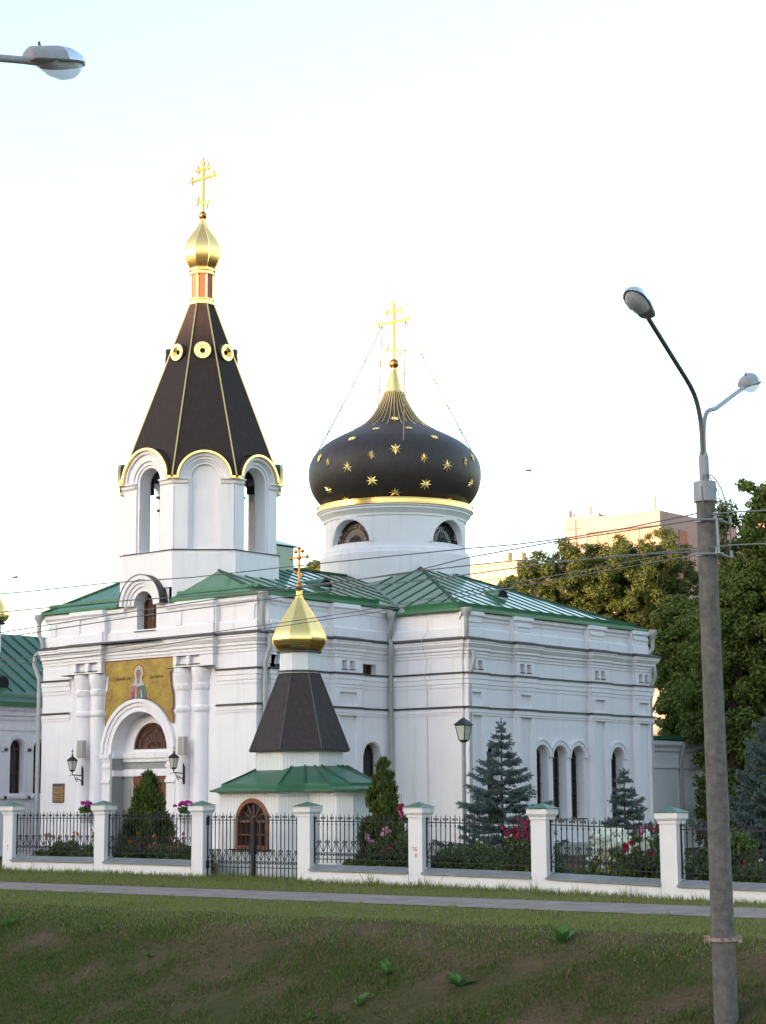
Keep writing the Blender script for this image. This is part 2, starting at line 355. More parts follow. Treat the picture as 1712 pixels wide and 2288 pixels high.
# grass blades
def soil(x, y): return mn.fractal(Vector((x*.55, y*.55, 3.1)), .8, 2.0, 4)
def make_grass():
    pts = []; N = 1000000
    P = nrs.rand(N, 2)
    X = -24 + P[:, 0]*16.2; Y = -32+P[:, 1]*44
    Vx = []; Fx = []; mi = []; kk = 0
    inv = Matrix((RC, UC, FW))
    for x, y, q in zip(X, Y, nrs.rand(N)):
        if -12.95+.16*mn.noise(Vector((y*1.7, 4, 0))) < x < -10.92+.14*mn.noise(Vector((y*2.1, 9, 0))): continue
        dx, dy = x-CAM.x, y-CAM.y; d = dx*FH.x+dy*FH.y; s = dx*RT.x+dy*RT.y
        if d < 26 or abs(s) > .215*d+.3: continue
        s_ = soil(x, y)
        edge = min(abs(x+13.0), abs(x+10.9))
        if x < -15.6:
            dens = .56 + 1.1*s_ + (.5 if s < -4.5 else (.25 if s < -3 else 0)) - (.10 if -3 < s < 5 else 0)
            if q > dens: continue
            h = (.02+.034*nrs.rand())*(1+.7*max(0, s_))
        elif x < -13:
            if q > .75: continue
            h = .022+.03*nrs.rand()
        else:
            if q > .65: continue
            h = .022+.035*nrs.rand() + (.14*nrs.rand()**2 if x > -8.75 else 0)
        tuft = mn.noise(Vector((x*2.6, y*2.6, 7.7)))
        if tuft > .28: h *= 1+2.6*(tuft-.28)/.4*nrs.rand()
        z = gz2(x, y); a = nrs.rand()*6.283; w = .008+.006*nrs.rand(); lx, ly = (nrs.rand(2)-.5)*h*1.2
        Vx += [(x-w*math.cos(a), y-w*math.sin(a), z-.01), (x+w*math.cos(a), y+w*math.sin(a), z-.01), (x+lx, y+ly, z+h)]
        Fx.append((kk, kk+1, kk+2)); kk += 3; mi.append((2 if nrs.rand() > .3 else 3) if x > -15.4-1.5*nrs.rand() else (0 if nrs.rand() > (.34 if s > -4 else .08) else 1))
    M['turf'] = leafmat('verge_grass_blade', (.115, .165, .03), (.23, .27, .065), .3); M['turfdry'] = leafmat('verge_dry_blade', (.20, .16, .09), (.32, .27, .16), .25)  # verge blades coloured lighter than the bank's: open-sky light put into the colour
    M['blade'] = leafmat('grass_blade', (.035, .078, .010), (.10, .155, .024), .3)
    M['dry'] = leafmat('dry_grass_blade', (.12, .09, .045), (.20, .155, .08), .2)
    o = arrmesh('grass', Vx, Fx, ['blade', 'dry', 'turf', 'turfdry'], mi=mi, k=3); o['kind'] = 'stuff'
    o['label'] = 'short patchy grass on the verge and the bank'
    return o
make_grass()
# ------------------------------------------------------------------ church
CH = root('church', 'white Orthodox church with green roof, brown tent spire and starred onion dome', 'church')
HW = 10.1; XC, YD, XE = 6.34, -3.04, 17.40; YN = HW-YD
fW = Fr((0, 0, 0), (0, -1, 0)); fS = Fr((0, 0, 0), (1, 0, 0)); fWC = Fr((XC, 0, 0), (0, -1, 0)); fSE = Fr((0, YD, 0), (1, 0, 0))
def wy(y): return -y       # y to the s of a west wall
AR = .12                  # the attic stands back from the wall below
PD = .52                  # depth of the portal
PT = .18                   # how far the entrance piers stand proud
w = MB()
TOPZ = 8.32
# west front
up = arch(wy(5.1), .92, 7.52, 8.80)
por = arch(wy(5.22), 2.66, 0.0, 4.90, 24)
w.panel(fW, rect(wy(10.1), wy(0), 0, 7.2), [por], 0, PD)
w.panel(fW, [(wy(10.1-AR), 7.1), (wy(AR), 7.1), (wy(AR), TOPZ), (wy(4.05), TOPZ), (wy(4.05), 8.9), (wy(6.2), 8.9), (wy(6.2), TOPZ), (wy(10.1-AR), TOPZ)], [up], -AR, .43)
w.sweep([(AR, 0), (XC, 0), (XC, YD), (XE, YD), (XE, YD+2)], [(-AR, 7.1), (-AR, 8.1)], caps=False)
w.sweep([(AR, 0), (XC+.5, 0)], [(-AR, 8.1), (-AR, TOPZ)], caps=False)
for y0, y1, nn in ((8.62, 6.93, (8.2, 7.77, 7.57, 7.14)), (3.52, 1.72, (3.36, 2.93, 2.77, 2.33))):
    w.fbox(fW, wy(y0), wy(y1), 7.12, TOPZ, -AR-.02, PT-AR)
    w.panel(fW, rect(wy(y0), wy(y1), 6.18, 7.2), [rect(wy(nn[0]), wy(nn[1]), 6.3, 6.62), rect(wy(nn[2]), wy(nn[3]), 6.3, 6.62)], PT, .14, (1, 1))
    w.fbox(fW, wy(y0), wy(y0)+.001, 6.18, 7.2, 0, PT); w.fbox(fW, wy(y1)-.001, wy(y1), 6.18, 7.2, 0, PT)
    w.fbox(fW, wy(y0), wy(y1), 6.16, 6.18, 0, PT)
# portal steps: outer archivolt rings and jambs
for r0, r1, n1 in ((1.33, 1.50, .05), (1.50, 1.62, .09), (1.62, 1.74, .15)):
    w.ring(fW, wy(5.22), 3.57, r0, r1, 0, n1, k=28)
for sgn in (-1, 1):
    a, b2 = sorted((wy(5.22)+sgn*1.33, wy(5.22)+sgn*1.72))
    w.fbox(fW, a, b2, 0, 3.57, 0, .07)
    for za, zb, nn in ((3.42, 3.56, .16), (3.32, 3.42, .11), (3.1, 3.2, .1), (2.62, 2.72, .12), (2.72, 2.78, .08)): w.fbox(fW, a-.02, b2+.02, za, zb, .07, nn)
# portal back wall with lunette opening and door opening
fP = Fr((PD, 0, 0), (0, -1, 0))
lun = [(wy(5.22)+.86*math.cos(math.pi*i/20), 3.70+.86*math.sin(math.pi*i/20)) for i in range(21)]
w.panel(fP, rect(wy(6.6), wy(3.85), 0, 4.95), [lun, rect(wy(6.1), wy(4.34), 0, 2.84)], 0, [.12, .13])
for za, zb, nn in ((3.42, 3.60, .12), (3.30, 3.42, .07), (2.84, 3.0, .08), (3.0, 3.06, .05)): w.fbox(fP, wy(6.55), wy(3.9), za, zb, 0, nn)
for sgn in (-1, 1):
    a, b2 = sorted((wy(5.22)+sgn*1.33, wy(5.22)+sgn*1.26))
    for za, zb in ((3.42, 3.58), (2.84, 3.02)):
        w.hexa([fW.pt(a, za, -.02), fW.pt(b2, za, -.02), fW.pt(b2, za, -PD+.01), fW.pt(a, za, -PD+.01), fW.pt(a, zb, -.02), fW.pt(b2, zb, -.02), fW.pt(b2, zb, -PD+.01), fW.pt(a, zb, -PD+.01)])
# south side of the nave
nw = arch(5.40, .86, 1.36, 3.88); nw2 = arch(1.75, .86, 1.36, 3.88)
w.panel(fS, rect(0, XC, 0, 7.2), [nw, nw2, rect(4.98, 5.62, 6.1, 6.43)], 0, [.4, .4, .3])
# west side of the cube, its south side with five windows
w.panel(fWC, rect(0, -YD, 0, 7.2), (), 0)
SW = [(7.95, .8), (10.62, .78), (11.68, .80), (12.75, .79), (15.25, .79)]
w.panel(fSE, rect(XC, XE, 0, 7.2), [arch(c, ww, 1.38, 3.82) for c, ww in SW], 0, .42)
# hidden sides
w.box(.3, XE, 9.9, 10.1, 0, 8.1)
w.box(XC, XC+.2, 10.1, YN, 0, 8.1); w.box(XC, XE, YN-.2, YN, 0, 8.1); w.box(XE-.2, XE, YD+.3, YN, 0, 8.1)
w.box(1.7, XE-.6, .8, 9.3, 7.9, 8.0)
# piers: nave and cube south fronts (frames with sunk panels, paired square niches)
PN = .18
def pier(fr, a, b2, zt):
    c = (a+b2)/2
    w.fbox(fr, a, b2, 7.12, zt, -AR-.02, PN-AR)
    w.panel(fr, rect(a, b2, 5.62, 7.2), [rect(c-.31, c-.07, 6.2, 6.48), rect(c+.07, c+.31, 6.2, 6.48)], PN, .20, (1, 1))
    w.panel(fr, rect(a, b2, 0, 5.62), [rect(a+.22, b2-.22, 5.02, 5.46), rect(a+.22, b2-.22, .3, 4.72)], PN, .10, (1, 1))
    for x in (a, b2): w.fbox(fr, x-.0005, x+.0005, 0, 7.2, 0, PN)
SP = [(6.42, 7.36), (9.06, 10.10), (13.48, 14.54), (16.30, 17.38)]
for a, b2 in SP: pier(fSE, a, b2, 8.1)
for a, b2 in ((.45, 1.0), (3.42, 4.70)): pier(fS, a, b2, 8.3)
w.build('wall', 'white', CH)
# plan line of the walls, with pier jogs
def jog(segs, along, base, out):
    r = []
    for a, b2 in segs: r += [(along(a, base)), along(a, out), along(b2, out), along(b2, base)]
    return r
front = [(0, HW)] + [(0, 8.62), (-PT, 8.62), (-PT, 6.93), (0, 6.93), (0, 3.52), (-PT, 3.52), (-PT, 1.72), (0, 1.72)] + [(0, 0)]
nave = jog(((.45, 1.0), (3.42, 4.70)), lambda a, y: (a, y), 0, -PN) + [(XC, 0)]
cube = [(XC, YD)] + jog(SP, lambda a, y: (a, y), YD, YD-PN) + [(XE, YD), (XE, YN), (XC, YN), (XC, HW)]
full = front + nave + cube
plain = [(0, HW), (0, 0), (XC, 0), (XC, YD), (XE, YD), (XE, YN), (XC, YN), (XC, HW)]
c = MB()
c.sweep(full, [(0, 6.58), (.03, 6.58), (.03, 6.66), (.06, 6.68), (.06, 6.75), (.09, 6.78), (.115, 6.79), (.115, 6.87), (.15, 6.90), (.19, 6.97), (.215, 6.98), (.215, 7.04), (.24, 7.05), (.24, 7.14), (-.1, 7.2)])
side1 = [(0, HW), (0, 8.64)]; side2 = [(0, 1.70), (0, 0)] + nave + cube[:-4] + [(XE, YD), (XE, YD+2)]
for pth in (side1, side2):
    c.sweep(pth, [(0, 5.6), (.02, 5.6), (.02, 5.70), (.045, 5.72), (.045, 5.86), (.07, 5.88), (.07, 6.05), (0, 6.05)])
    c.sweep(pth, [(0, 4.72), (.025, 4.72), (.025, 4.78), (.045, 4.80), (.045, 4.95), (0, 4.95)])
# attic: plinth, top moulding
c.sweep(full, [(o_-AR, z_) for o_, z_ in ((0, 7.15), (.06, 7.15), (.06, 7.52), (.04, 7.56), (0, 7.56))])
for pth in (front[:5]+[(0, 6.08)], [(0, 4.12)]+front[5:]+nave): c.sweep(pth, [(o_-AR, z_) for o_, z_ in ((0, 8.04), (.03, 8.04), (.04, 8.12), (.09, 8.17), (.11, 8.18), (.11, 8.31), (0, 8.31))])
c.sweep(cube, [(o_-AR, z_) for o_, z_ in ((0, 7.80), (.03, 7.80), (.04, 7.88), (.09, 7.93), (.11, 7.94), (.11, 8.06), (0, 8.06))])
c.build('cornice', 'white', CH)
fl = MB()
fl.sweep(full, [(-AR+.055, 7.245), (.275, 7.16), (.275, 7.105), (.242, 7.105), (.242, 7.142)], caps=False)
for pth in (side1, side2):
    fl.sweep(pth, [(0, 6.10), (.105, 6.085), (.105, 6.03), (.072, 6.03)], caps=False)
    fl.sweep(pth, [(0, 5.0), (.08, 4.985), (.08, 4.93), (.047, 4.93)], caps=False)
for y0, y1, nn in ((8.62, 6.93, (8.2, 7.77, 7.57, 7.14)), (3.52, 1.72, (3.36, 2.93, 2.77, 2.33))):
    for k in (0, 2): fl.fbox(fW, wy(nn[k])-.03, wy(nn[k+1])+.03, 6.282, 6.304, PT-.13, PT+.04)
    fl.fbox(fW, wy(y0)-.1, wy(y1)+.1, 6.183, 6.205, PT-.02, .36)
for fr, ss in ((fSE, SP), (fS, ((3.42, 4.70),))):
    for a, b2 in ss:
        cc = (a+b2)/2
        for x in (cc-.33, cc+.05): fl.fbox(fr, x, x+.28, 6.185, 6.204, PN-.12, PN+.035)
fl.hexa([fW.pt(wy(7.0), 7.13, .46), fW.pt(wy(3.45), 7.13, .46), fW.pt(wy(3.45), 7.22, 0), fW.pt(wy(7.0), 7.22, 0), fW.pt(wy(7.0), 7.165, .46), fW.pt(wy(3.45), 7.165, .46), fW.pt(wy(3.45), 7.255, 0), fW.pt(wy(7.0), 7.255, 0)])    # drip roof over the mosaic
fl.fbox(fW, wy(5.62), wy(4.58), 7.49, 7.517, -.5, -.02)
for cc, ww in SW: fl.fbox(fSE, cc-ww/2-.04, cc+ww/2+.04, 1.355, 1.378, -.4, .09)
for cc in (1.75, 5.4): fl.fbox(fS, cc-.47, cc+.47, 1.335, 1.358, -.38, .09)
fl.build('flashing', 'flash', CH)
# window hoods
for cc, ww in SW:
    h = MB(); h.ring(fSE, cc, 3.82-ww/2, ww/2+.03, ww/2+.17, 0, .06); h.ring(fSE, cc, 3.82-ww/2, ww/2+.17, ww/2+.22, 0, .09); h.build('window_hood', 'white', CH)
for cc in (1.75, 5.4): h = MB(); h.ring(fS, cc, 3.45, .46, .60, 0, .05); h.build('window_hood', 'white', CH)
h = MB()
for r0, r1, nn in ((.46, .60, .06), (.60, .72, .11), (.72, .84, .17), (.84, .97, .24)): h.ring(fW, wy(5.1), 8.34, r0, r1, -.13, nn-.02, k=24)
h.build('window_hood', 'white', CH)
fh = MB(); fh.ring(fW, wy(5.1), 8.34, .972, 1.0, -.2, .235, k=24); fh.build('hood_flashing', 'flash', CH)
# attic pilasters
for y in (9.75, 8.3, 7.05, 3.4, 1.93, .35): 
    pr = PT if (6.93 < y < 8.62 or 1.72 < y < 3.52) else 0
    ap = MB(); ap.fbox(fW, wy(y)-.16, wy(y)+.16, 7.57, 8.04, pr+.001-AR, pr+.05-AR); ap.build('attic_pilaster', 'white', CH)
for a, b2 in SP:
    ap = MB(); ap.fbox(fSE, a+.16, b2-.16, 7.57, 7.78, PN+.001-AR, PN+.05-AR); ap.fbox(fSE, a+.1, b2-.1, 7.72, 7.795, PN+.05-AR, PN+.09-AR); ap.build('attic_pilaster', 'white', CH)
# engaged columns
for y in (7.90, 7.18, 3.13, 2.33):
    cm = MB(); cc = (-.05, y, 0)
    cm.lathe([(.32, 0), (.32, .45), (.28, .5), (.245, .6), (.24, 4.78), (.26, 4.80), (.285, 4.86), (.285, 4.93), (.26, 4.98), (.24, 5.0), (.232, 5.46), (.25, 5.48), (.265, 5.52), (.285, 5.60), (.285, 5.66), (.26, 5.68), (.275, 5.76), (.31, 5.90), (.33, 5.98), (.33, 6.04), (.34, 6.05), (.34, 6.178)], cc, 28)
    cm.build('column', 'white', CH)
# grey plinth
pl = MB()
for pth in ([(0, HW), (0, 6.96)], [(0, 3.48), (0, 0)] + nave + [(XC, YD), (XE, YD)]): pl.sweep(pth, [(0, 0), (.13, 0), (.13, .52), (.02, .57), (0, .57)])
pl.fbox(fP, wy(6.55), wy(6.12), .02, 2.82, 0, .01); pl.fbox(fP, wy(6.54), wy(3.9), 3.07, 3.29, 0, .012)
pl.hexa([fW.pt(wy(6.55)+.002, 0, -.02), fW.pt(wy(6.55)+.014, 0, -.02), fW.pt(wy(6.55)+.014, 0, -PD+.01), fW.pt(wy(6.55)+.002, 0, -PD+.01), fW.pt(wy(6.55)+.002, 2.82, -.02), fW.pt(wy(6.55)+.014, 2.82, -.02), fW.pt(wy(6.55)+.014, 2.82, -PD+.01), fW.pt(wy(6.55)+.002, 2.82, -PD+.01)])
pl.hexa([fW.pt(wy(6.55)+.002, 3.04, -.02), fW.pt(wy(6.55)+.014, 3.04, -.02), fW.pt(wy(6.55)+.014, 3.04, -PD+.01), fW.pt(wy(6.55)+.002, 3.04, -PD+.01), fW.pt(wy(6.55)+.002, 3.40, -.02), fW.pt(wy(6.55)+.014, 3.40, -.02), fW.pt(wy(6.55)+.014, 3.40, -PD+.01), fW.pt(wy(6.55)+.002, 3.40, -PD+.01)])
pl.build('plinth', 'grey', CH)
# portal door and lunette
fD = Fr((PD+.12, 0, 0), (0, -1, 0))
d = MB(); d.fbox(fD, wy(6.1), wy(4.34), 2.62, 2.84, 0, .1)
for s0 in (wy(6.1), wy(5.22)+.02):
    d.fbox(fD, s0, s0+.86, 0, 2.62, 0, .05)
    for za, zb in ((.15, .8), (.95, 1.7), (1.85, 2.5)):
        d.fbox(fD, s0+.1, s0+.76, za, zb, .05, .07)
do = d.build('door', 'wood', CH)
k = MB(); k.tube([fD.pt(wy(5.22)-.06, 1.0, .1), fD.pt(wy(5.22)-.06, 1.3, .1)], .015); k.build('handle', 'gold', do)
def fan_window(fr, cx, z, r, n, pane_m, frame_m='iron', spokes=11, parent=CH, frame_w=.05, inner=.3):
    f = MB(); f.ring(fr, cx, z, r-frame_w, r, n-.03, n+.05); f.fbox(fr, cx-r, cx+r, z, z+frame_w, n-.03, n+.05)
    f.ring(fr, cx, z, r*inner, r*inner+.025, n, n+.04); f.ring(fr, cx, z, r*.68, r*.68+.02, n, n+.035)
    for i in range(1, spokes):
        a = math.pi*i/spokes; ca, sa = math.cos(a), math.sin(a)
        f.tube([fr.pt(cx+.03*ca, z+.03+.03*sa, n+.03), fr.pt(cx+(r-.02)*ca, z+(r-.02)*sa, n+.03)], .012, 4)
        if i % 2: f.ring(fr, cx+r*.84*ca, z+r*.84*sa, r*.08, r*.08+.018, n+.01, n+.035, 0, 2*math.pi, 8)
    fo = f.build('window', frame_m, parent)
    p = MB(); p.poly([fr.pt(cx+r*math.cos(math.pi*i/18), z+r*math.sin(math.pi*i/18), n-.02) for i in range(19)]); p.build('pane', pane_m, fo)
    return fo
fan_window(fP, wy(5.22), 3.70, .86, -.10, 'copper', 'woodd', 13)
def arch_window(fr, cx, wd, zb, zt, n, fm='woodd', gm_='glass', parent=CH, grille=True, bars=(.33, .66)):
    f = MB(); r = wd/2; zs = zt-r; t = .055
    f.ring(fr, cx, zs, r-t, r, n, n+.07); f.fbox(fr, cx-r, cx-r+t, zb, zs, n, n+.07); f.fbox(fr, cx+r-t, cx+r, zb, zs, n, n+.07); f.fbox(fr, cx-r, cx+r, zb, zb+t, n, n+.07)
    f.fbox(fr, cx-.02, cx+.02, zb+t, zt-t, n, n+.05)
    for q in bars: f.fbox(fr, cx-r+t, cx+r-t, zb+(zs-zb)*q-.02, zb+(zs-zb)*q+.02, n, n+.05)
    f.fbox(fr, cx-r+t, cx+r-t, zs-.02, zs+.02, n, n+.05)
    fo = f.build('window', fm, parent)
    p = MB(); p.poly([fr.pt(a, z, n+.015) for a, z in arch(cx, wd-.04, zb+.02, zt-.02)]); p.build('pane', gm_, fo)
    if grille:
        q = MB()
        for k in (-.25, .25): q.tube([fr.pt(cx+k*wd, zb+.05, n+.13), fr.pt(cx+k*wd, zt-.12, n+.13)], .009, 4)
        z = zb+.2
        while z < zs:
            q.tube([fr.pt(cx-r+.02, z, n+.13), fr.pt(cx+r-.02, z, n+.13)], .008, 4)
            q.ring(fr, cx, z+.14, .06, .075, n+.12, n+.135, 0, 6.283, 8); z += .32
        q.build('grille', 'iron', fo)
    return fo
for cc, ww in SW: arch_window(fSE, cc, ww, 1.38, 3.82, -.40)
for cc in (5.4, 1.75): arch_window(fS, cc, .86, 1.36, 3.88, -.37)
arch_window(fW, wy(5.1), .92, 7.52, 8.8, -.5, 'woodd', 'copper', grille=True)
q = MB(); q.fbox(fS, 4.98, 5.03, 6.1, 6.43, -.29, -.2); q.fbox(fS, 5.57, 5.62, 6.1, 6.43, -.29, -.2); q.fbox(fS, 5.03, 5.57, 6.1, 6.14, -.29, -.2); q.fbox(fS, 5.28, 5.31, 6.14, 6.43, -.29, -.22)
qo = q.build('window', 'woodd', CH); q = MB(); q.poly([fS.pt(a, z, -.27) for a, z in rect(4.98, 5.62, 6.1, 6.43)]); q.build('pane', 'glass', qo)
# mosaic of a robed saint over the door
mz = bpy.data.materials.new('gold_mosaic'); mz.use_nodes = True
n, l, b = nodes_of(mz); b.inputs['Roughness'].default_value = .5
tc = n.new('ShaderNodeTexCoord'); vo = n.new('ShaderNodeTexVoronoi'); vo.inputs['Scale'].default_value = 26; l.new(tc.outputs['Object'], vo.inputs[0])
tn = n.new('ShaderNodeTexNoise'); tn.inputs['Scale'].default_value = 2.2; tn.inputs['Detail'].default_value = 3; l.new(tc.outputs['Object'], tn.inputs[0])
ad = math_node(n, l, 'ADD', math_node(n, l, 'MULTIPLY', vo.outputs['Color'], .28), math_node(n, l, 'MULTIPLY', tn.outputs[0], .85))
rr = n.new('ShaderNodeValToRGB'); rr.color_ramp.elements[0].position = .3; rr.color_ramp.elements[1].position = .85
rr.color_ramp.elements[0].color = (.19, .10, .015, 1); rr.color_ramp.elements[1].color = (.50, .34, .03, 1); l.new(ad, rr.inputs[0]); l.new(rr.outputs[0], b.inputs['Base Color'])
M['mosaic'] = mz
for nm, cc in (('mred', (.22, .03, .035)), ('mpink', (.45, .17, .17)), ('mpink2', (.30, .07, .09)), ('mteal', (.10, .19, .16)), ('mteal2', (.06, .12, .11)), ('mskin', (.36, .19, .09)), ('mveil', (.50, .50, .52)), ('mhalo', (.78, .42, .22)), ('mcream', (.65, .55, .46)), ('mdark', (.10, .045, .02))):
    M[nm] = mat('mosaic_'+nm[1:], cc, .6, 0, .35, 22)
def mshape(mb, m_, pts, nn): mb.use(m_).poly([fW.pt(wy(5.22)+a, z, nn) for a, z in pts])
A0 = wy(5.22)
def mos_outline(e):   # gold field: between the columns, over the portal arch
    left = [(-1.66+e, 6.60-e), (-1.66+e, 6.18), (-1.48+e, 6.1), (-1.52+e, 5.7), (-1.62+e, 5.45), (-1.64+e, 4.98), (-1.56+e, 4.9), (-1.64+e, 4.76)]
    r = 1.745+e; a1 = math.asin((4.3-3.57)/r)
    arcp = [(r*math.cos(t), 3.57+r*math.sin(t)) for t in np.linspace(math.pi-.60, .60, 24)]
    arcp = [p for p in arcp if abs(p[0]) < 1.62-e]
    lo = [(-1.63+e, arcp[0][1]-.1)]; hi = [(1.63-e, arcp[-1][1]-.1)]
    right = [(-a, z) for a, z in left][::-1]
    return left + lo + arcp + hi + right
mo = MB()
ol = mos_outline(0); il = mos_outline(.045)
for m_, o_, nn in (('mred', ol, .055), ('mosaic', il, .062)):
    fr2 = Fr(fW.pt(A0, 0, 0), (0, -1, 0)); mo.use(m_).panel(fr2, o_, (), nn, .0)
mob = mo.build('mosaic', None, CH)
fg = MB(); nn = .068
def ell(cx, cz, a, b_, k=24, t0=0, t1=6.2832): return [(cx+a*math.cos(t0+(t1-t0)*i/k), cz+b_*math.sin(t0+(t1-t0)*i/k)) for i in range(k+1)]
DX = -.02
def S(m_, pts, o): mshape(fg, m_, [(a+DX, z) for a, z in pts], nn+o)
S('mred', ell(0, 6.14, .265, .275), 0); S('mhalo', ell(0, 6.14, .235, .245), .003)
S('mteal', [(-.10, 5.75), (.30, 5.75), (.36, 5.2), (.36, 5.33-.02), (-.12, 5.33)], .004)
S('mpink', [(-.37, 5.33), (-.38, 5.55), (-.33, 5.72), (-.12, 5.80), (.02, 5.6), (-.06, 5.33)], .006)
S('mpink2', [(-.34, 5.33), (-.33, 5.5), (-.2, 5.62), (-.12, 5.33)], .008)
S('mteal', [(.08, 5.80), (.30, 5.72), (.38, 5.5), (.38, 5.33), (.17, 5.33), (.1, 5.55)], .007)
S('mteal2', [(.24, 5.66), (.30, 5.5), (.31, 5.33), (.26, 5.33), (.22, 5.5)], .009)
S('mcream', [(.10, 5.58), (.145, 5.58), (.19, 5.33), (.14, 5.33)], .010); S('mcream', [(-.12, 5.58), (-.09, 5.58), (-.10, 5.33), (-.14, 5.33)], .010)
S('mveil', [(-.30, 5.74), (-.17, 5.90), (-.17, 6.15), (-.10, 6.30), (0, 6.34), (.10, 6.30), (.16, 6.15), (.17, 5.90), (.30, 5.74), (.1, 5.73), (0, 5.66), (-.1, 5.73)], .011)
S('mdark', ell(0, 6.10, .108, .15), .012); S('mskin', ell(0, 6.09, .092, .135), .014)
S('mskin', [(-.05, 5.98), (.05, 5.98), (.06, 5.84), (0, 5.78), (-.06, 5.84)], .013)
for sx in (-.035, .035): S('mdark', ell(sx, 6.115, .018, .008, 8), .016)
S('mdark', [(-.006, 6.10), (.006, 6.10), (.014, 6.05), (-.014, 6.05)], .016); S('mred', ell(0, 6.015, .022, .007, 8), .016)
S('mskin', [(-.10, 5.50), (-.02, 5.72), (.0, 5.74), (.02, 5.72), (.06, 5.50), (.03, 5.47), (-.02, 5.55), (-.07, 5.46)], .016)
S('mdark', [(-.004, 5.52), (.0, 5.72), (.006, 5.52)], .018)
fg.build('saint_figure', None, mob)
def lettering(txt, size, pos, m_, parent, fr, name='lettering', ext=.002, align='CENTER', o=(0, 0, 0)):
    cu = bpy.data.curves.new('t', 'FONT'); cu.body = txt; cu.size = size; cu.align_x = align; cu.extrude = ext; cu.resolution_u = 2
    to = bpy.data.objects.new('t', cu); COL.objects.link(to)
    bpy.context.view_layer.update(); dg = bpy.context.evaluated_depsgraph_get()
    me = bpy.data.meshes.new_from_object(to.evaluated_get(dg)); bpy.data.objects.remove(to); bpy.data.curves.remove(cu)
    mt = Matrix((fr.S, ZU, fr.N)).transposed().to_4x4(); mt.translation = Vector(pos)-Vector(o); me.transform(mt)
    me.materials.clear(); me.materials.append(M[m_]); ob = bpy.data.objects.new(name, me); COL.objects.link(ob); ob.parent = parent; return ob
lettering('СТ. МАРИЯ МАГ', .135, fW.pt(A0-.85, 5.93, .069), 'mdark', mob, fW); lettering('ДАЛИНА', .15, fW.pt(A0+.82, 5.93, .069), 'mdark', mob, fW)
# roofs
rf = MB().use('green')
EZ = 8.40
rW = EZ; ov = .06
RZ = EZ+(HW/2+ov)*.345
hx = (RZ-EZ)/.84
X0 = -ov; Ys, Yn = -ov, HW+ov; YM = HW/2
pA, pB = (X0, Yn, EZ), (X0, Ys, EZ); rw = (X0+hx, YM, RZ); re = (11.2, YM, RZ)

for ya_, yb_ in ((Ys, 3.86), (Yn, 6.34)):
    t_ = (yb_-ya_)/(YM-ya_); tri = [(X0, ya_, EZ), (X0, yb_, EZ), (X0+hx*t_, yb_, EZ+(RZ-EZ)*t_)]; rf.poly(tri if ya_ > YM else tri[::-1])
rf.poly([pB, (11.2, Ys, EZ), re, rw]); rf.poly([re, (11.2, Yn, EZ), pA, rw])
CZ = 8.14; cx0, cx1, cy0, cy1 = XC-ov, XE+ov, YD-ov, YN+ov; CM = (cx0+cx1)/2; CRZ = CZ+(CM-cx0)*.45; dy = (CRZ-CZ)/.39
ra, rb = (CM, cy0+dy, CRZ), (CM, cy1-dy, CRZ)
rf.poly([(cx0, cy1, CZ), (cx0, cy0, CZ), ra, rb]); rf.poly([(cx0, cy0, CZ), (cx1, cy0, CZ), ra]); rf.poly([(cx1, cy0, CZ), (cx1, cy1, CZ), rb, ra]); rf.poly([(cx1, cy1, CZ), (cx0, cy1, CZ), rb])
# standing seams
rf.use('greend')
def seam(p, q, wd=.07, hh=.024):
    p, q = Vector(p), Vector(q); t = (q-p).normalized(); s_ = t.cross(ZU).normalized()*wd/2; u_ = Vector((0, 0, hh))
    rf.hexa([p-s_, p+s_, q+s_, q-s_, p-s_+u_, p+s_+u_, q+s_+u_, q-s_+u_])
x = .5
while x < 10.2:     # nave south slope
    sl = .345; zc = lambda y: EZ+(y+ov)*sl
    ytop = YM if x > X0+hx else YM*(x-X0)/hx
    # stops at the cube's west slope
    y = Ys+.55
    lim = ytop
    if x > cx0:
        yv = -ov+(CZ+(x-cx0)*.45-EZ)/sl
        y = max(y, yv+.1)
    if y < lim-.2: seam((x, y, zc(y)), (x, lim-.05, zc(lim-.05)))
    x += .72
y = cy0+.7
while y < cy1-.7:   # cube west slope
    xt = min(CM, cx0+(y-cy0)*(CM-cx0)/dy) if y < cy0+dy else CM
    lo = cx0+.5
    if y > Ys: lo = max(lo, cx0+(EZ+(min(y, HW-y)+ov)*.345-CZ)/.45+.1)
    if xt-.1 > lo: seam((lo, y, CZ+(lo-cx0)*.45), (xt-.06, y, CZ+(xt-.06-cx0)*.45))
    y += .72
x = cx0+.6
while x < cx1-.5:   # cube south slope
    yt = cy0+dy*(1-abs(x-CM)/(CM-cx0))
    if yt-cy0 > .6: seam((x, cy0+.5, CZ+.5*.39), (x, yt-.06, CZ+(yt-.06-cy0)*.39))
    x += .72
seam((cx0, cy0, CZ), ra, .09, .05); seam((cx1, cy0, CZ), ra, .09, .05); seam(pB, rw, .08, .05); seam(pA, rw, .08, .05); seam(rw, re, .1, .05)
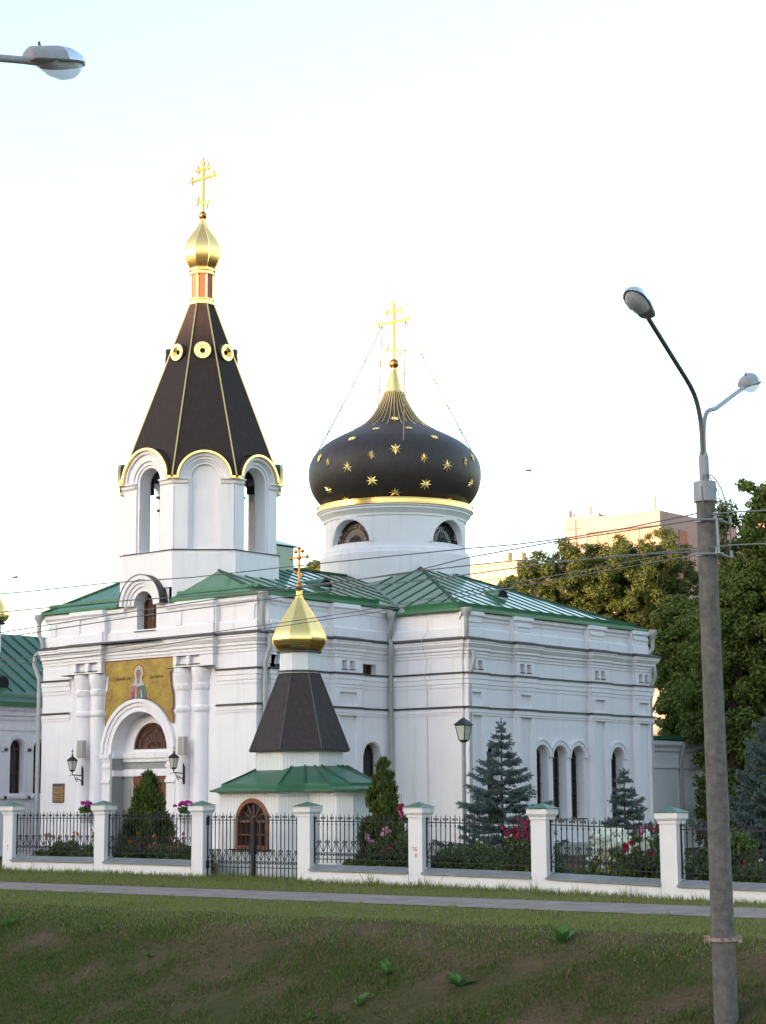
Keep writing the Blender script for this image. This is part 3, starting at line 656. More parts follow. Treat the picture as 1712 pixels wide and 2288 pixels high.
# eaves: folded gutter fascia
rf.use('gfascia')
def fascia(pth, z):
    rf.sweep(pth, [(-.16, z-.07), (ov+.02, z-.075), (ov+.03, z-.06), (ov+.03, z+.015), (ov-.02, z+.03)], caps=True)
fascia([(XC+.5, HW), (0, HW), (0, 6.3)], EZ); fascia([(0, 3.8), (0, 0), (XC, 0)], EZ)
fascia([(XC, HW+.3), (XC, YN), (XE, YN), (XE, YD), (XC, YD), (XC, 0)][::-1], CZ)
def lip(p, q, up_):     # upstanding gutter on the slope
    p, q = Vector(p), Vector(q); t = (q-p).normalized(); s_ = Vector((-t.y, t.x, 0))
    rf.hexa([p, q, q+s_*.03, p+s_*.03, p+ZU*.11-s_*.03, q+ZU*.11-s_*.03, q+ZU*.11+s_*.01, p+ZU*.11+s_*.01])
lip((X0+.22, .1, EZ+.18), (X0+.22, 3.7, EZ+.18), 0); lip((X0+.22, 6.4, EZ+.18), (X0+.22, 10.0, EZ+.18), 0)
lip((.1, Ys+.4, EZ+.13), (6.2, Ys+.4, EZ+.13), 0); lip((cx0+.3, cy0+.38, CZ+.14), (cx1-.3, cy0+.38, CZ+.14), 0); lip((cx0+.36, -.4, CZ+.16), (cx0+.36, cy0+.3, CZ+.16), 0)
ro = rf.build('roof', None, CH)
def dormer(x, y, z, sl):
    o = MB().use('green'); r = .27; L = r*1.1/sl
    k = 12
    for i in range(k):
        a, a2 = math.pi*i/k, math.pi*(i+1)/k
        P = lambda t, yy: (x+r*math.cos(t), yy, z+r*1.15*math.sin(t))
        o.poly([P(a, y), P(a2, y), P(a2, y+L+.3), P(a, y+L+.3)], True)
    o.box(x-r, x+r, y+.02, y+L, z-.25, z)
    o.use('black').poly([(x+(r-.03)*math.cos(math.pi*i/k), y+.02, z+(r-.03)*1.15*math.sin(math.pi*i/k)) for i in range(k+1)])
    o.use('greend').ring(Fr((x, y, 0), (1, 0, 0)), 0, z, r-.02, r+.02, -.02, .03)
    o.build('roof_vent', None, ro)
q = ony(729, 1309, 1.9); dormer(q.x, q.y, EZ+(q.y+ov)*.345+.05, .345)
q = ony(1123, 1322, -.9); dormer(q.x, q.y, CZ+(q.y-cy0)*.39+.05, .39)
bxm = MB().use('green'); bxm.box(5.6, 6.6, 4.6, 5.5, 9.8, 10.85)
bxm.poly([(5.45, 4.45, 10.85), (6.75, 4.45, 10.85), (6.75, 5.65, 10.85), (5.45, 5.65, 10.85)])
for t in ((0, 1), (1, 2), (2, 3), (3, 0)):
    P = [(5.45, 4.45, 10.86), (6.75, 4.45, 10.86), (6.75, 5.65, 10.86), (5.45, 5.65, 10.86)]; bxm.poly([P[t[0]], P[t[1]], (6.1, 5.05, 11.12)])
bxm.build('roof_hatch', None, ro)
# downpipes
def downpipe(pts, fun=True):
    o = MB(); o.tube(pts, .075, 10)
    p = Vector(pts[0])
    if fun: o.lathe([(.07, -.12), (.085, 0), (.17, .12), (.17, .27), (.13, .27)], p, 8, smooth=False)
    for z in (1.2, 2.9, 4.3, 5.6):
        a = pts[-1]; o.lathe([(.086, z-.02), (.086, z+.02)], (a[0], a[1], 0), 10)
    o.build('downpipe', 'pipe', CH)
def corner_pipe(x, y, ox, oy, zt, ax, ay):
    # ox,oy: away from the corner; ax,ay: direction off the wall
    P = lambda o_, out, z: (x+ox*o_+ax*out, y+oy*o_+ay*out, z)
    downpipe([P(-.05, .20, zt), P(-.05, .20, zt-.4), P(.12, .05, zt-.70), P(.12, .05, zt-.95), P(.12, .33, zt-1.15), P(.12, .36, zt-1.42), P(.12, .16, zt-1.9), P(.12, .15, zt-2.05), P(.12, .15, .25)])
corner_pipe(0.1, 0, 1, 0, 8.12, 0, -1); corner_pipe(XC+.05, YD, 1, 0, 7.88, 0, -1); corner_pipe(XE-.02, YD, -1, 0, 7.88, .35, -.93)
corner_pipe(0, HW-.02, 0, 0, 8.1, -.35, .95)
downpipe([(XC-.12, -.18, 7.95), (XC-.12, -.18, 7.6), (XC-.02, -.02, 7.4), (XC-.02, -.02, 7.25), (XC-.34, -.34, 7.12), (XC-.34, -.34, 6.85), (XC-.14, -.16, 6.35), (XC-.14, -.16, .3)])
cb = MB(); yy = onx(956, 1600, XC).y; cb.tube([(XC+.0, yy, 8.0), (XC+.05, yy, 7.5), (XC-.29, yy, 7.15), (XC-.27, yy, 7.05), (XC-.02, yy, 6.5), (XC-.14, yy, 6.0), (XC-.02, yy, 5.5), (XC-.02, yy, .6)], .008, 4); cb.build('lightning_cable', 'pipe', CH)
# east annex
an = MB().use('white'); fA = Fr((0, -1.0, 0), (1, 0, 0))
an.box(XE, 30, -1.0, 11, 0, 4.3); an.sweep([(XE, -1.0), (30, -1.0)], [(0, 3.85), (.06, 3.85), (.08, 3.98), (.2, 4.1), (.2, 4.25), (0, 4.25)]); an.sweep([(XE, -1.0), (30, -1.0)], [(0, 3.2), (.05, 3.2), (.05, 3.3), (0, 3.3)])
an.use('gfascia').box(XE, 30.3, -1.28, 11.3, 4.3, 4.42); an.use('green').poly([(XE, -1.28, 4.43), (30.3, -1.28, 4.43), (29, 5, 4.9), (XE, 5, 4.9)])
ao = an.build('annex', None, CH)
q = MB(); q.tube([(22.7, -1.25, 4.2), (22.7, -1.25, 4.0), (22.7, -1.12, 3.6), (22.7, -1.12, .2)], .07, 8); q.build('downpipe', 'pipe', ao)
# ------------------------------------------------------------------ bell tower
TC = Vector((2.50, 5.10, 0))
def octv(ins=0):
    hx_, hy_, hw, hs = 2.45-ins, 2.70-ins, 1.24-ins*.414, 1.02-ins*.414
    v = [(-hx_, hw), (-hx_, -hw), (-hs, -hy_), (hs, -hy_), (hx_, -hw), (hx_, hw), (hs, hy_), (-hs, hy_)]
    return [(TC.x+a, TC.y+b_) for a, b_ in v]
BT = MB(); base = octv(0)
for i in range(8):
    a, b2 = base[i], base[(i+1) % 8]
    zb = 8.85 if i == 0 else 8.35
    BT.poly([(a[0], a[1], zb), (b2[0], b2[1], zb), (b2[0], b2[1], 10.05), (a[0], a[1], 10.05)])
BT.poly([(p[0], p[1], 10.02) for p in base])
bo = BT.build('bell_tower', 'white', CH)
fb = MB(); fb.sweep(base, [(-.25, 10.12), (.035, 10.075), (.035, 10.045), (-.02, 10.045)], closed=True); fb.build('parapet_flashing', 'flash', bo)
bel = octv(.14); ZB, ZS = 10.1, 12.42
wl_ = MB(); trim = MB(); hood = MB(); gtr = MB(); inn = MB()
inb = octv(.62)
for i in range(8):
    a, b2 = Vector(bel[i]), Vector(bel[(i+1) % 8]); L = (b2-a).length; mid = (a+b2)/2
    fr = Fr((mid.x, mid.y, 0), ((b2-a).x, (b2-a).y, 0)); Rr = min(L/2-.12, 1.02) if i % 2 else L/2-.13
    ow = .98 if i % 2 == 0 else .86
    topz = ZS+.48
    outl = [(-L/2, ZB), (L/2, ZB), (L/2, ZS)] + [(Rr*math.cos(math.pi*k/20), ZS+Rr*math.sin(math.pi*k/20)) for k in range(21)] + [(-L/2, ZS)]
    op = arch(0, ow, ZB+(.02 if i % 2 == 0 else .04), topz, 16)
    wl_.panel(fr, outl, [op], 0, .46 if i % 2 == 0 else .10, (i % 2,))
    # raised orders round the opening
    zs_ = topz-ow/2
    for r0, r1, nn in ((ow/2+.09, ow/2+.20, .05), (ow/2+.20, Rr-.12, .11), (Rr-.12, Rr-.02, .18)):
        if r1 > r0: trim.ring(fr, 0, ZS if r1 > ow/2+.21 else zs_, r0, r1, 0, nn, k=24)
    for sg in (-1, 1):
        q0, q1 = sorted((sg*(ow/2+.09), sg*(L/2)))
        trim.fbox(fr, q0, q1, ZB, ZS-.2, 0, .06)
    # pier capitals at the corners
    hood.use('brown')
    for k in range(20):
        t0, t1 = math.pi*k/20, math.pi*(k+1)/20
        P = lambda t, nn, r_=Rr+.045: fr.pt(r_*math.cos(t), ZS+r_*math.sin(t), nn)
        hood.poly([P(t0, .25), P(t1, .25), P(t1, -.9), P(t0, -.9)], True)
    gtr.ring(fr, 0, ZS, Rr-.015, Rr+.055, .19, .28, k=24)
    for sg in (-1, 1):
        gtr.fbox(fr, *sorted((sg*(Rr-.02), sg*(L/2+.05))), ZS-.02, ZS+.06, .1, .28)
    if i % 2 == 0:
        a3, b3 = Vector(inb[i]), Vector(inb[(i+1) % 8]); L3 = (b3-a3).length; m3_ = (a3+b3)/2; f3 = Fr((m3_.x, m3_.y, 0), ((b3-a3).x, (b3-a3).y, 0))
        inn.panel(f3, rect(-L3/2, L3/2, ZB, 13.3), [arch(0, ow, ZB+.02, topz, 16)], 0, .01)
    else:
        a3, b3 = Vector(inb[i]), Vector(inb[(i+1) % 8]); inn.poly([(a3.x, a3.y, ZB), (b3.x, b3.y, ZB), (b3.x, b3.y, 13.3), (a3.x, a3.y, 13.3)])
capm = [(0, ZS-.26), (.05, ZS-.26), (.06, ZS-.2), (.12, ZS-.15), (.13, ZS-.05), (.2, ZS-.04), (.2, ZS-.0), (0, ZS)]
for i in range(8):     # capitals wrap each corner
    p, c0, nx_ = Vector(bel[i-1]), Vector(bel[i]), Vector(bel[(i+1) % 8])
    ow0, ow1 = (.98, .86) if (i-1) % 2 == 0 else (.86, .98)
    l0 = (c0-p).length/2-ow0/2-.1; l1 = (nx_-c0).length/2-ow1/2-.1
    trim.sweep([c0+(p-c0).normalized()*l0, c0, c0+(nx_-c0).normalized()*l1], capm)
wo = wl_.build('belfry_wall', 'white', bo); trim.build('arch_moulding', 'white', bo); inn.build('belfry_inner_wall', 'white', bo)
hood.build('arch_hood', None, bo); gtr.build('gold_trim', 'gold', bo)
bm = MB(); bm.tube([(TC.x-2.0, TC.y, 11.95), (TC.x+2.0, TC.y, 11.95)], .05, 6); bm.tube([(TC.x, TC.y-2.1, 11.95), (TC.x, TC.y+2.1, 11.95)], .05, 6); bm.build('bell_beam', 'woodd', bo)
bl = MB(); bl.lathe([(.33, 0), (.30, .06), (.22, .2), (.19, .4), (.15, .5), (.03, .54)], (TC.x, TC.y, 11.25), 16); bl.build('bell', 'woodd', bo)
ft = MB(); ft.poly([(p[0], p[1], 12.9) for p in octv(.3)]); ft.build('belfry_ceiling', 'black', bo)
# spire
SZ0, SZ1, AP = 12.47, 18.93, 2.66
M['spire'] = shingle('spire_shingle', TC.x, TC.y, 9.0, 1.6, (.042, .029, .028), .72, .18)
def oct_at(z):
    t = (z-SZ0)/(SZ1-SZ0); s_ = 1-t
    top = .43
    return [(TC.x+(p[0]-TC.x)*s_ + t*top*math.cos(a), TC.y+(p[1]-TC.y)*s_ + t*top*math.sin(a)) for p, a in zip(octv(-.06), [R(180-22.5+45*k) for k in range(8)])]
sp_ = MB(); o0, o1 = oct_at(SZ0), oct_at(SZ1)
for i in range(8):
    j = (i+1) % 8; A_, B_, C_, D_ = Vector((*o0[i], SZ0)), Vector((*o0[j], SZ0)), Vector((*o1[j], SZ1)), Vector((*o1[i], SZ1))
    mid = (A_+B_)/2; uu = (B_-A_).normalized(); vv = ((C_+D_)/2-mid); Hh = vv.length; vv.normalize(); Lb, Lt = (B_-A_).length, (C_-D_).length
    Lw = (Vector(bel[j])-Vector(bel[i])).length; Rn = (min(Lw/2-.12, 1.02) if i % 2 else Lw/2-.13)+.03; kk_ = 1/vv.z
    o2 = [(-Lb/2, 0)] + [(-Rn*math.cos(math.pi*q/20), Rn*math.sin(math.pi*q/20)*kk_) for q in range(21)] + [(Lb/2, 0), (Lt/2, Hh), (-Lt/2, Hh)]
    pl_ = [Vector((a, b_, 0)) for a, b_ in o2]; b0 = len(sp_.v); sp_.v += [tuple(mid+uu*a+vv*b_) for a, b_ in o2]
    for t in geometry.tessellate_polygon([pl_]):
        t = t if (pl_[t[1]]-pl_[t[0]]).cross(pl_[t[2]]-pl_[t[0]]).z > 0 else t[::-1]
        sp_.face([b0+q for q in t])
spo = sp_.build('spire', 'spire', bo)
rb_ = MB()
for i in range(8): rb_.tube([(*o0[i], SZ0+.02), (*o1[i], SZ1)], .032, 5)
rb_.build('gold_rib', 'goldb', spo)
for i in range(8):   # round lights in the spire
    z = 17.02; q0 = oct_at(z); j = (i+1) % 8; mid = (Vector(q0[i])+Vector(q0[j]))/2; dv = Vector(q0[j])-Vector(q0[i])
    fr = Fr((mid.x, mid.y, 0), (dv.x, dv.y, 0)); k = MB()
    k.use('gold')
    for r0, r1, n0_, n1_ in ((.18, .285, .05, .16), (.13, .18, .05, .11), (.09, .13, .05, .07)): k.ring(fr, 0, z, r0, r1, n0_-.3, n1_, 0, 2*math.pi, 24)
    k.use('black').poly([fr.pt(.1*math.cos(t), z+.1*math.sin(t), .03) for t in np.linspace(0, 6.1, 14)])
    k.use('brown').ring(fr, 0, z, .285, .31, -.4, .13, 0, 2*math.pi, 24)
    k.build('oculus', None, spo)
nk = MB().use('gold'); a0 = R(22.5)
nk.lathe([(.40, 18.84), (.47, 18.86), (.47, 18.93), (.42, 18.95), (.42, 19.0), (.46, 19.02), (.46, 19.06), (.37, 19.08)], (TC.x, TC.y, 0), 8, False, a0=a0)
nk.use('rust').lathe([(.385, 19.06), (.385, 19.95)], (TC.x, TC.y, 0), 8, False, a0=a0)
nk.use('gold').lathe([(.38, 19.9), (.46, 19.93), (.46, 19.98), (.42, 20.0), (.42, 20.03), (.48, 20.06), (.48, 20.12), (.36, 20.14)], (TC.x, TC.y, 0), 8, False, a0=a0)
for i in range(8):
    a = a0+i*math.pi/4; nk.tube([(TC.x+.385*math.cos(a), TC.y+.385*math.sin(a), 19.0), (TC.x+.385*math.cos(a), TC.y+.385*math.sin(a), 19.95)], .035, 4)
nk.build('spire_neck', None, bo)
cp = MB(); prof = [(.40, 20.12), (.52, 20.28), (.60, 20.48), (.635, 20.70), (.62, 20.88), (.56, 21.06), (.45, 21.26), (.31, 21.46), (.20, 21.62), (.13, 21.74), (.085, 21.88), (.06, 22.0)]
def smooth_prof(p, k=4):
    out = []
    for i in range(len(p)-1):
        p0, p1, p2, p3 = p[max(i-1, 0)], p[i], p[i+1], p[min(i+2, len(p)-1)]
        for j in range(k):
            t = j/k; out.append(tuple(.5*(2*p1[c_]+(p2[c_]-p0[c_])*t+(2*p0[c_]-5*p1[c_]+4*p2[c_]-p3[c_])*t*t+(3*p1[c_]-p0[c_]-3*p2[c_]+p3[c_])*t**3) for c_ in (0, 1)))
    return out+[p[-1]]
cp.lathe(smooth_prof(prof), (TC.x, TC.y, 0), 8, True, True, a0=a0); cpo = cp.build('gold_cupola', 'goldb', bo)
rb2 = MB()
for i in range(8):
    a = a0+i*math.pi/4; rb2.tube([(TC.x+(r+.004)*math.cos(a), TC.y+(r+.004)*math.sin(a), z) for r, z in smooth_prof(prof, 2)], .014, 4)
rb2.build('cupola_rib', 'gold', cpo)
def big_cross(cx, cy, zb, zt, arm, parent, ball=.15, zball=None, fancy=True, t=.048):
    """eight-pointed cross, bars along Y"""
    k = MB(); H = zt-zb; fr = Fr((cx, cy, 0), (0, -1, 0))
    k.sphere((cx, cy, zball if zball else zb), ball, 16)
    k.fbox(fr, -t, t, zb, zt-.06, -t*.7, t*.7)
    zm = zb+H*.70; zu = zb+H*.86; zl = zb+H*.27
    k.fbox(fr, -arm, -t-.002, zm-t, zm+t, -t*.6, t*.6); k.fbox(fr, t+.002, arm, zm-t, zm+t, -t*.6, t*.6)
    k.fbox(fr, -arm*.42, -t-.002, zu-t, zu+t, -t*.6, t*.6); k.fbox(fr, t+.002, arm*.42, zu-t, zu+t, -t*.6, t*.6)
    a, dz = arm*.42, arm*.16
    k.tube([fr.pt(-a, zl+dz, 0), fr.pt(a, zl-dz, 0)], t*.9, 4)
    ends = [(-arm, zm, math.pi), (arm, zm, 0), (-arm*.42, zu, math.pi), (arm*.42, zu, 0), (0, zt-.06, math.pi/2), (-a, zl+dz, 2.8), (a, zl-dz, -.35)]
    for x_, z_, an_ in ends:
        if fancy:      # trefoil ends of three points
            for da in (-1.25, 0, 1.25):
                k.tube([fr.pt(x_, z_, 0), fr.pt(x_+.10*math.cos(an_+da), z_+.10*math.sin(an_+da), 0), fr.pt(x_+.19*math.cos(an_+da*1.1), z_+.19*math.sin(an_+da*1.1), 0)], .052, 4, r2=.016)
        else: k.sphere((fr.pt(x_, z_, 0)), t*1.9, 8)
    k.lathe([(.001, -.07), (.06, -.04), (.07, 0), (.06, .04), (.001, .07)], (cx, cy, zm), 8)
    return k.build('cross', 'crossgold', parent)
big_cross(TC.x, TC.y, 22.0, 24.05, .52, bo, .145, 22.08)
# ------------------------------------------------------------------ drum and dome
DC = Vector((12.75, 5.07, 0))
dr = MB()
for k in range(96): pass
RD = 2.66
angs = [math.pi, -math.pi/2, 0, math.pi/2]
WZ, WR = 11.40, .86
K = 144
def drum_pt(a, z, r=RD): return (DC.x+r*math.cos(a), DC.y+r*math.sin(a), z)
# wall ring with four half-round openings
for k in range(K):
    a, a2 = 2*math.pi*k/K, 2*math.pi*(k+1)/K; am = (a+a2)/2
    def hole(t):
        for w_ in angs:
            dd = (t-w_+math.pi) % (2*math.pi)-math.pi
            s_ = RD*math.sin(dd)
            if abs(dd) < 1 and abs(s_) < WR: return WZ+math.sqrt(WR*WR-s_*s_)
        return None
    h0, h1 = hole(a), hole(a2)
    if h0 is None and h1 is None: dr.poly([drum_pt(a, 10.6), drum_pt(a2, 10.6), drum_pt(a2, 12.6), drum_pt(a, 12.6)], False)
    else:
        h0 = h0 or WZ; h1 = h1 or WZ
        dr.poly([drum_pt(a, 10.6), drum_pt(a2, 10.6), drum_pt(a2, WZ), drum_pt(a, WZ)]); dr.poly([drum_pt(a, h0), drum_pt(a2, h1), drum_pt(a2, 12.6), drum_pt(a, 12.6)])
        ri = RD-.36; dr.poly([drum_pt(a, h0, ri), drum_pt(a2, h1, ri), drum_pt(a2, h1), drum_pt(a, h0)]); dr.poly([drum_pt(a, WZ), drum_pt(a2, WZ), drum_pt(a2, WZ, ri), drum_pt(a, WZ, ri)])
dr.sm = [True]*len(dr.sm)
dr.lathe([(2.62, 9.6), (2.84, 9.6), (2.84, 11.0), (2.80, 11.04), (2.78, 11.16), (2.70, 11.22), (2.662, 11.22)], (DC.x, DC.y, 0), K, False, cap=False)
dr.lathe([(2.66, 12.36), (2.70, 12.36), (2.70, 12.44), (2.74, 12.48), (2.80, 12.56), (2.86, 12.60), (2.86, 12.66), (2.92, 12.70), (2.92, 12.74), (2.6, 12.76)], (DC.x, DC.y, 0), K, False, cap=False)
dro = dr.build('drum', 'white', CH)
for w_ in angs:
    nv = Vector((math.cos(w_), math.sin(w_), 0)); S_ = Vector((-nv.y, nv.x, 0)); fr = Fr((DC.x, DC.y, 0), S_)
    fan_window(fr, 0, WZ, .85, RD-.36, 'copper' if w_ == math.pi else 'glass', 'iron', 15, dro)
    t_ = MB()
    for r0, r1, nn in ((.88, 1.02, .05),):
        k = 24; b_ = len(t_.v)
        for i in range(k+1):
            a = math.pi*i/k
            for r, n_ in ((r0, 0), (r0, nn), (r1, nn), (r1, 0)):
                s_ = r*math.cos(a); ang = w_+math.asin(s_/RD); p = drum_pt(ang, WZ+r*math.sin(a), RD+n_-.002); t_.v.append(p)
        for i in range(k):
            for j in range(4): t_.face((b_+4*i+j, b_+4*i+(j+1) % 4, b_+4*i+4+(j+1) % 4, b_+4*i+4+j))
    t_.build('window_hood', 'white', dro)
gr_ = MB(); gr_.lathe([(2.9, 12.75), (2.97, 12.76), (2.97, 12.79), (2.94, 12.81), (2.94, 12.93), (2.97, 12.945), (2.97, 12.965), (2.6, 13.0)], (DC.x, DC.y, 0), K, False, cap=False); gr_.build('gold_band', 'goldb', dro)
M['dome'] = shingle('dome_shingle', DC.x, DC.y, 4.2, .95)
DP = smooth_prof([(2.62, 13.0), (2.88, 13.2), (3.10, 13.5), (3.235, 13.85), (3.285, 14.25), (3.235, 14.65), (3.04, 15.02), (2.66, 15.38), (2.15, 15.68), (1.65, 15.93), (1.22, 16.18), (.88, 16.50), (.62, 16.90), (.44, 17.28), (.34, 17.52)], 5)
dm = MB(); dm.lathe(DP, (DC.x, DC.y, 0), 96); dmo = dm.build('dome', 'dome', CH)
def dome_r(z):
    zz = [p[1] for p in DP]; return float(np.interp(z, zz, [p[0] for p in DP]))
rbm = MB()
for i in range(36):
    a = 2*math.pi*i/36; zlo = 15.95 if i % 2 else 16.1
    rbm.tube([(DC.x+(dome_r(z)+.012)*math.cos(a), DC.y+(dome_r(z)+.012)*math.sin(a), z) for z in np.linspace(zlo, 17.5, 12)], .02, 4)
rbm.build('gold_rib', 'goldb', dmo)
tp = MB(); 
tp.lathe([(.35, 17.50), (.30, 17.72), (.22, 18.0), (.14, 18.25), (.10, 18.36), (.13, 18.38), (.13, 18.42), (.08, 18.45)], (DC.x, DC.y, 0), 24)
for i in range(24):
    a, a2 = 2*math.pi*i/24, 2*math.pi*(i+1)/24; am = (a+a2)/2
    tp.poly([drum_pt(a, 17.52, .35), drum_pt(am, 17.40, .405), drum_pt(a2, 17.52, .35)])
tp.build('dome_finial', 'gold', dmo)
big_cross(DC.x, DC.y, 18.45, 21.05, .72, dmo, .19, 18.62)
# eight-pointed stars: seen ones at their places, mirrored to the far side
def dome_hit(u, v):
    q_ = ray(u, v); q_ = q_/q_.dot(FH); t = 66.5
    while t < 76:
        p = CAM+q_*t
        if 13.02 < p.z < 17.4 and math.hypot(p.x-DC.x, p.y-DC.y) <= dome_r(p.z): return p
        t += .01
    return None
st = [(775, 1187, 1), (590, 1230, .8), (405, 1330, 1), (255, 1290, .75), (188, 1256, .8), (770, 953, .8), (625, 1033, .7), (877, 1027, .7), (440, 1108, .75), (1073, 1097, .75), (993, 1255, .8), (1170, 1315, 1), (1312, 1285, .8), (1366, 1252, .8), (593, 1430, 1), (260, 1500, .9), (770, 1520, 1), (1003, 1457, 1), (1350, 1450, .9), (440, 1585, .95), (1158, 1583, .8), (168, 1610, .8), (1395, 1575, .7)]
spos = []
for x_, y_, s_ in st:
    p = dome_hit(660+x_/3.4565, 660+y_/3.4565)
    if p: spos.append((math.atan2(p.y-DC.y, p.x-DC.x), p.z, s_))
sdone = []
for a, z, s_ in spos + [(a+math.pi, z, s_) for a, z, s_ in spos]:
    r = dome_r(z); sl = (dome_r(z+.02)-dome_r(z-.02))/.04
    er = Vector((math.cos(a), math.sin(a), 0)); nv = (er-ZU*sl).normalized(); tv = Vector((-er.y, er.x, 0)); bv = nv.cross(tv)
    o_ = Vector((DC.x, DC.y, z))+er*r
    if any((o_-pp).length < .3 for pp in sdone): continue
    sdone.append(o_); k = MB(); R1, R2 = .24*s_, .10*s_
    ctr = o_+nv*.065
    for i in range(16):
        rr0, rr1 = (R1, R2) if i % 2 == 0 else (R2, R1); t0, t1 = math.pi*i/8, math.pi*(i+1)/8
        p0 = o_+(tv*math.cos(t0)+bv*math.sin(t0))*rr0+nv*.02; p1 = o_+(tv*math.cos(t1)+bv*math.sin(t1))*rr1+nv*.02
        k.poly([p0, p1, ctr]); k.poly([p1, p0, o_-nv*.03])
    k.build('star', 'goldb', dmo)
# four stay chains with little crosses
for (ux, uy, side, aa) in ((184, 1180, -1, 0), (862, 1010, 1, 1)): pass
ch_top = {s_: Vector((DC.x, DC.y-s_*.58, 20.22)) for s_ in (-1, 1)}
for s_, az in ((-1, R(130)), (-1, R(55)), (1, R(310)), (1, R(226))):
    k = MB(); z = 15.05; r = dome_r(z); e = Vector((DC.x+r*math.cos(az), DC.y+r*math.sin(az), z)); t0 = ch_top[s_]
    pts = [t0.lerp(e, i/16)-ZU*(.10*math.sin(math.pi*i/16)) for i in range(17)]
    k.tube(pts, .019, 4)
    for i in (4, 7, 10, 13):
        p = pts[i]; dv = (pts[i+1]-pts[i-1]).normalized(); sv = dv.cross(FH).normalized()
        k.tube([p-dv*.15, p+dv*.15], .02, 4); k.tube([p-dv*.05-sv*.09, p-dv*.05+sv*.09], .018, 4); k.tube([p+dv*.06-sv*.045, p+dv*.08+sv*.045], .016, 4)
    k.build('stay_chain', 'chaingold', dmo)
# ------------------------------------------------------------------ small wooden chapel by the gate
CP = Vector((-4.5, -6.14, .05)); CR = root('wooden_chapel', 'small white boarded chapel with brown tent roof and gold onion dome', 'chapel', CP)
def P2(pts): return [(CP.x+a, CP.y+b_) for a, b_ in pts]
plan = P2([(-2.1, 1.04), (-2.1, -1.04), (-1.56, -1.58), (-1.56, -2.52), (-1.27, -2.81), (.0, -2.81), (.28, -2.52), (.28, -1.58), (1.2, -1.58), (1.6, -1.1), (1.6, 1.1), (1.2, 1.58), (-1.5, 1.58)])
b_ = MB(); fCW = Fr((CP.x-2.1, CP.y, 0), (0, -1, 0))
wn_ = arch(-.09+.0, 1.16, .80, 2.07, 18); wn_ = [(a+.12, z) for a, z in arch(0, 1.16, .80, 2.07, 18)]
for i in range(len(plan)):
    p, q = plan[i], plan[(i+1) % len(plan)]
    if i == 0: b_.panel(fCW, rect(-1.04, 1.04, 0, 2.3), [wn_], 0, .12)
    else: b_.poly([(*p, 0), (*q, 0), (*q, 2.3), (*p, 2.3)])
b_.sweep(plan, [(0, 0), (.05, 0), (.05, .66), (.07, .68), (.07, .72), (0, .73)], closed=True)
b_.sweep(plan, [(0, 2.12), (.03, 2.12), (.04, 2.2), (.14, 2.22), (.14, 2.26), (0, 2.26)], closed=True)
b_.build('wall', 'boards', CR, CP)
# lower green roof
gr2 = MB().use('cgreen'); tier = [(CP.x+1.24*math.cos(R(157.5+45*i)), CP.y+1.24*math.sin(R(157.5+45*i))) for i in range(8)]
nE = len(plan); ring_o = []
for i in range(nE):
    P_ = [Vector(p) for p in plan]; n1 = (P_[i]-P_[i-1]).normalized(); n2 = (P_[(i+1) % nE]-P_[i]).normalized(); n1 = Vector((n1.y, -n1.x)); n2 = Vector((n2.y, -n2.x)); m_ = (n1+n2)/(1+n1.dot(n2)); q = P_[i]+m_*.26; ring_o.append(q)
def inn_pt(q): d_ = (q-Vector((CP.x, CP.y))); return Vector((CP.x, CP.y))+d_.normalized()*1.12
for i in range(nE):
    p, q = ring_o[i], ring_o[(i+1) % nE]; pi, qi = inn_pt(p), inn_pt(q)
    mp, mq = p.lerp(pi, .2), q.lerp(qi, .2)
    zz = lambda pt_: 2.27+.0*0
    gr2.poly([(*p, 2.27), (*q, 2.27), (*mq, 2.38), (*mp, 2.38)]); gr2.poly([(*mp, 2.40), (*mq, 2.40), (*qi, 2.90), (*pi, 2.90)])
gr2.use('gfascia')
gr2.sweep(plan, [(.24, 2.235), (.27, 2.235), (.27, 2.285), (.24, 2.285)], closed=True)
for i in range(nE):
    p, q = ring_o[i], ring_o[(i+1) % nE]; pi, qi = inn_pt(p), inn_pt(q); mp, mq = p.lerp(pi, .2), q.lerp(qi, .2)
    gr2.poly([(*mp, 2.38), (*mq, 2.38), (*mq, 2.44), (*mp, 2.44)]); 
gr2.use('greend')
for i in range(nE):
    p = ring_o[i]; pi = inn_pt(p); mp = p.lerp(pi, .2)
    gr2.tube([(*mp, 2.42), (*pi, 2.92)], .022, 4)
gr2.poly([(*p, 2.25) for p in ring_o][::-1])
gr2.build('lower_roof', None, CR, CP)
tb = MB(); TA = R(22.5); CT = CP+Vector((-.10, .115, 0)); cpc = (CT.x, CT.y, 0)
tb.lathe([(1.235, 2.5), (1.235, 3.34)], cpc, 8, False, a0=TA); tb.build('octagon_tier', 'boards', CR, CP); tb = MB(); tb.lathe([(.60, 5.35), (.60, 5.40), (.555, 5.40), (.555, 5.93)], cpc, 8, False, a0=TA)
tb.build('dome_drum', 'boards', CR, CP)
M['tent'] = shingle('tent_shingle', 0, 0, 4.2, 1.9, (.05, .038, .037), .68, .25)
tt = MB(); tt.lathe([(1.36, 3.30), (1.42, 3.29), (1.42, 3.32), (.57, 5.38)], cpc, 8, False, a0=TA); tto = tt.build('tent_roof', 'tent', CR, CP)
te = MB()
for i in range(8):
    a = TA+i*math.pi/4; te.tube([(CT.x+1.42*math.cos(a), CT.y+1.42*math.sin(a), 3.32), (CT.x+.57*math.cos(a), CT.y+.57*math.sin(a), 5.38)], .016, 4)
te.lathe([(.56, 5.36), (.62, 5.37), (.62, 5.42), (.56, 5.43)], cpc, 8, False, a0=TA, cap=False); te.lathe([(.55, 5.90), (.64, 5.91), (.64, 5.95), (.5, 5.96)], cpc, 8, False, a0=TA, cap=False)
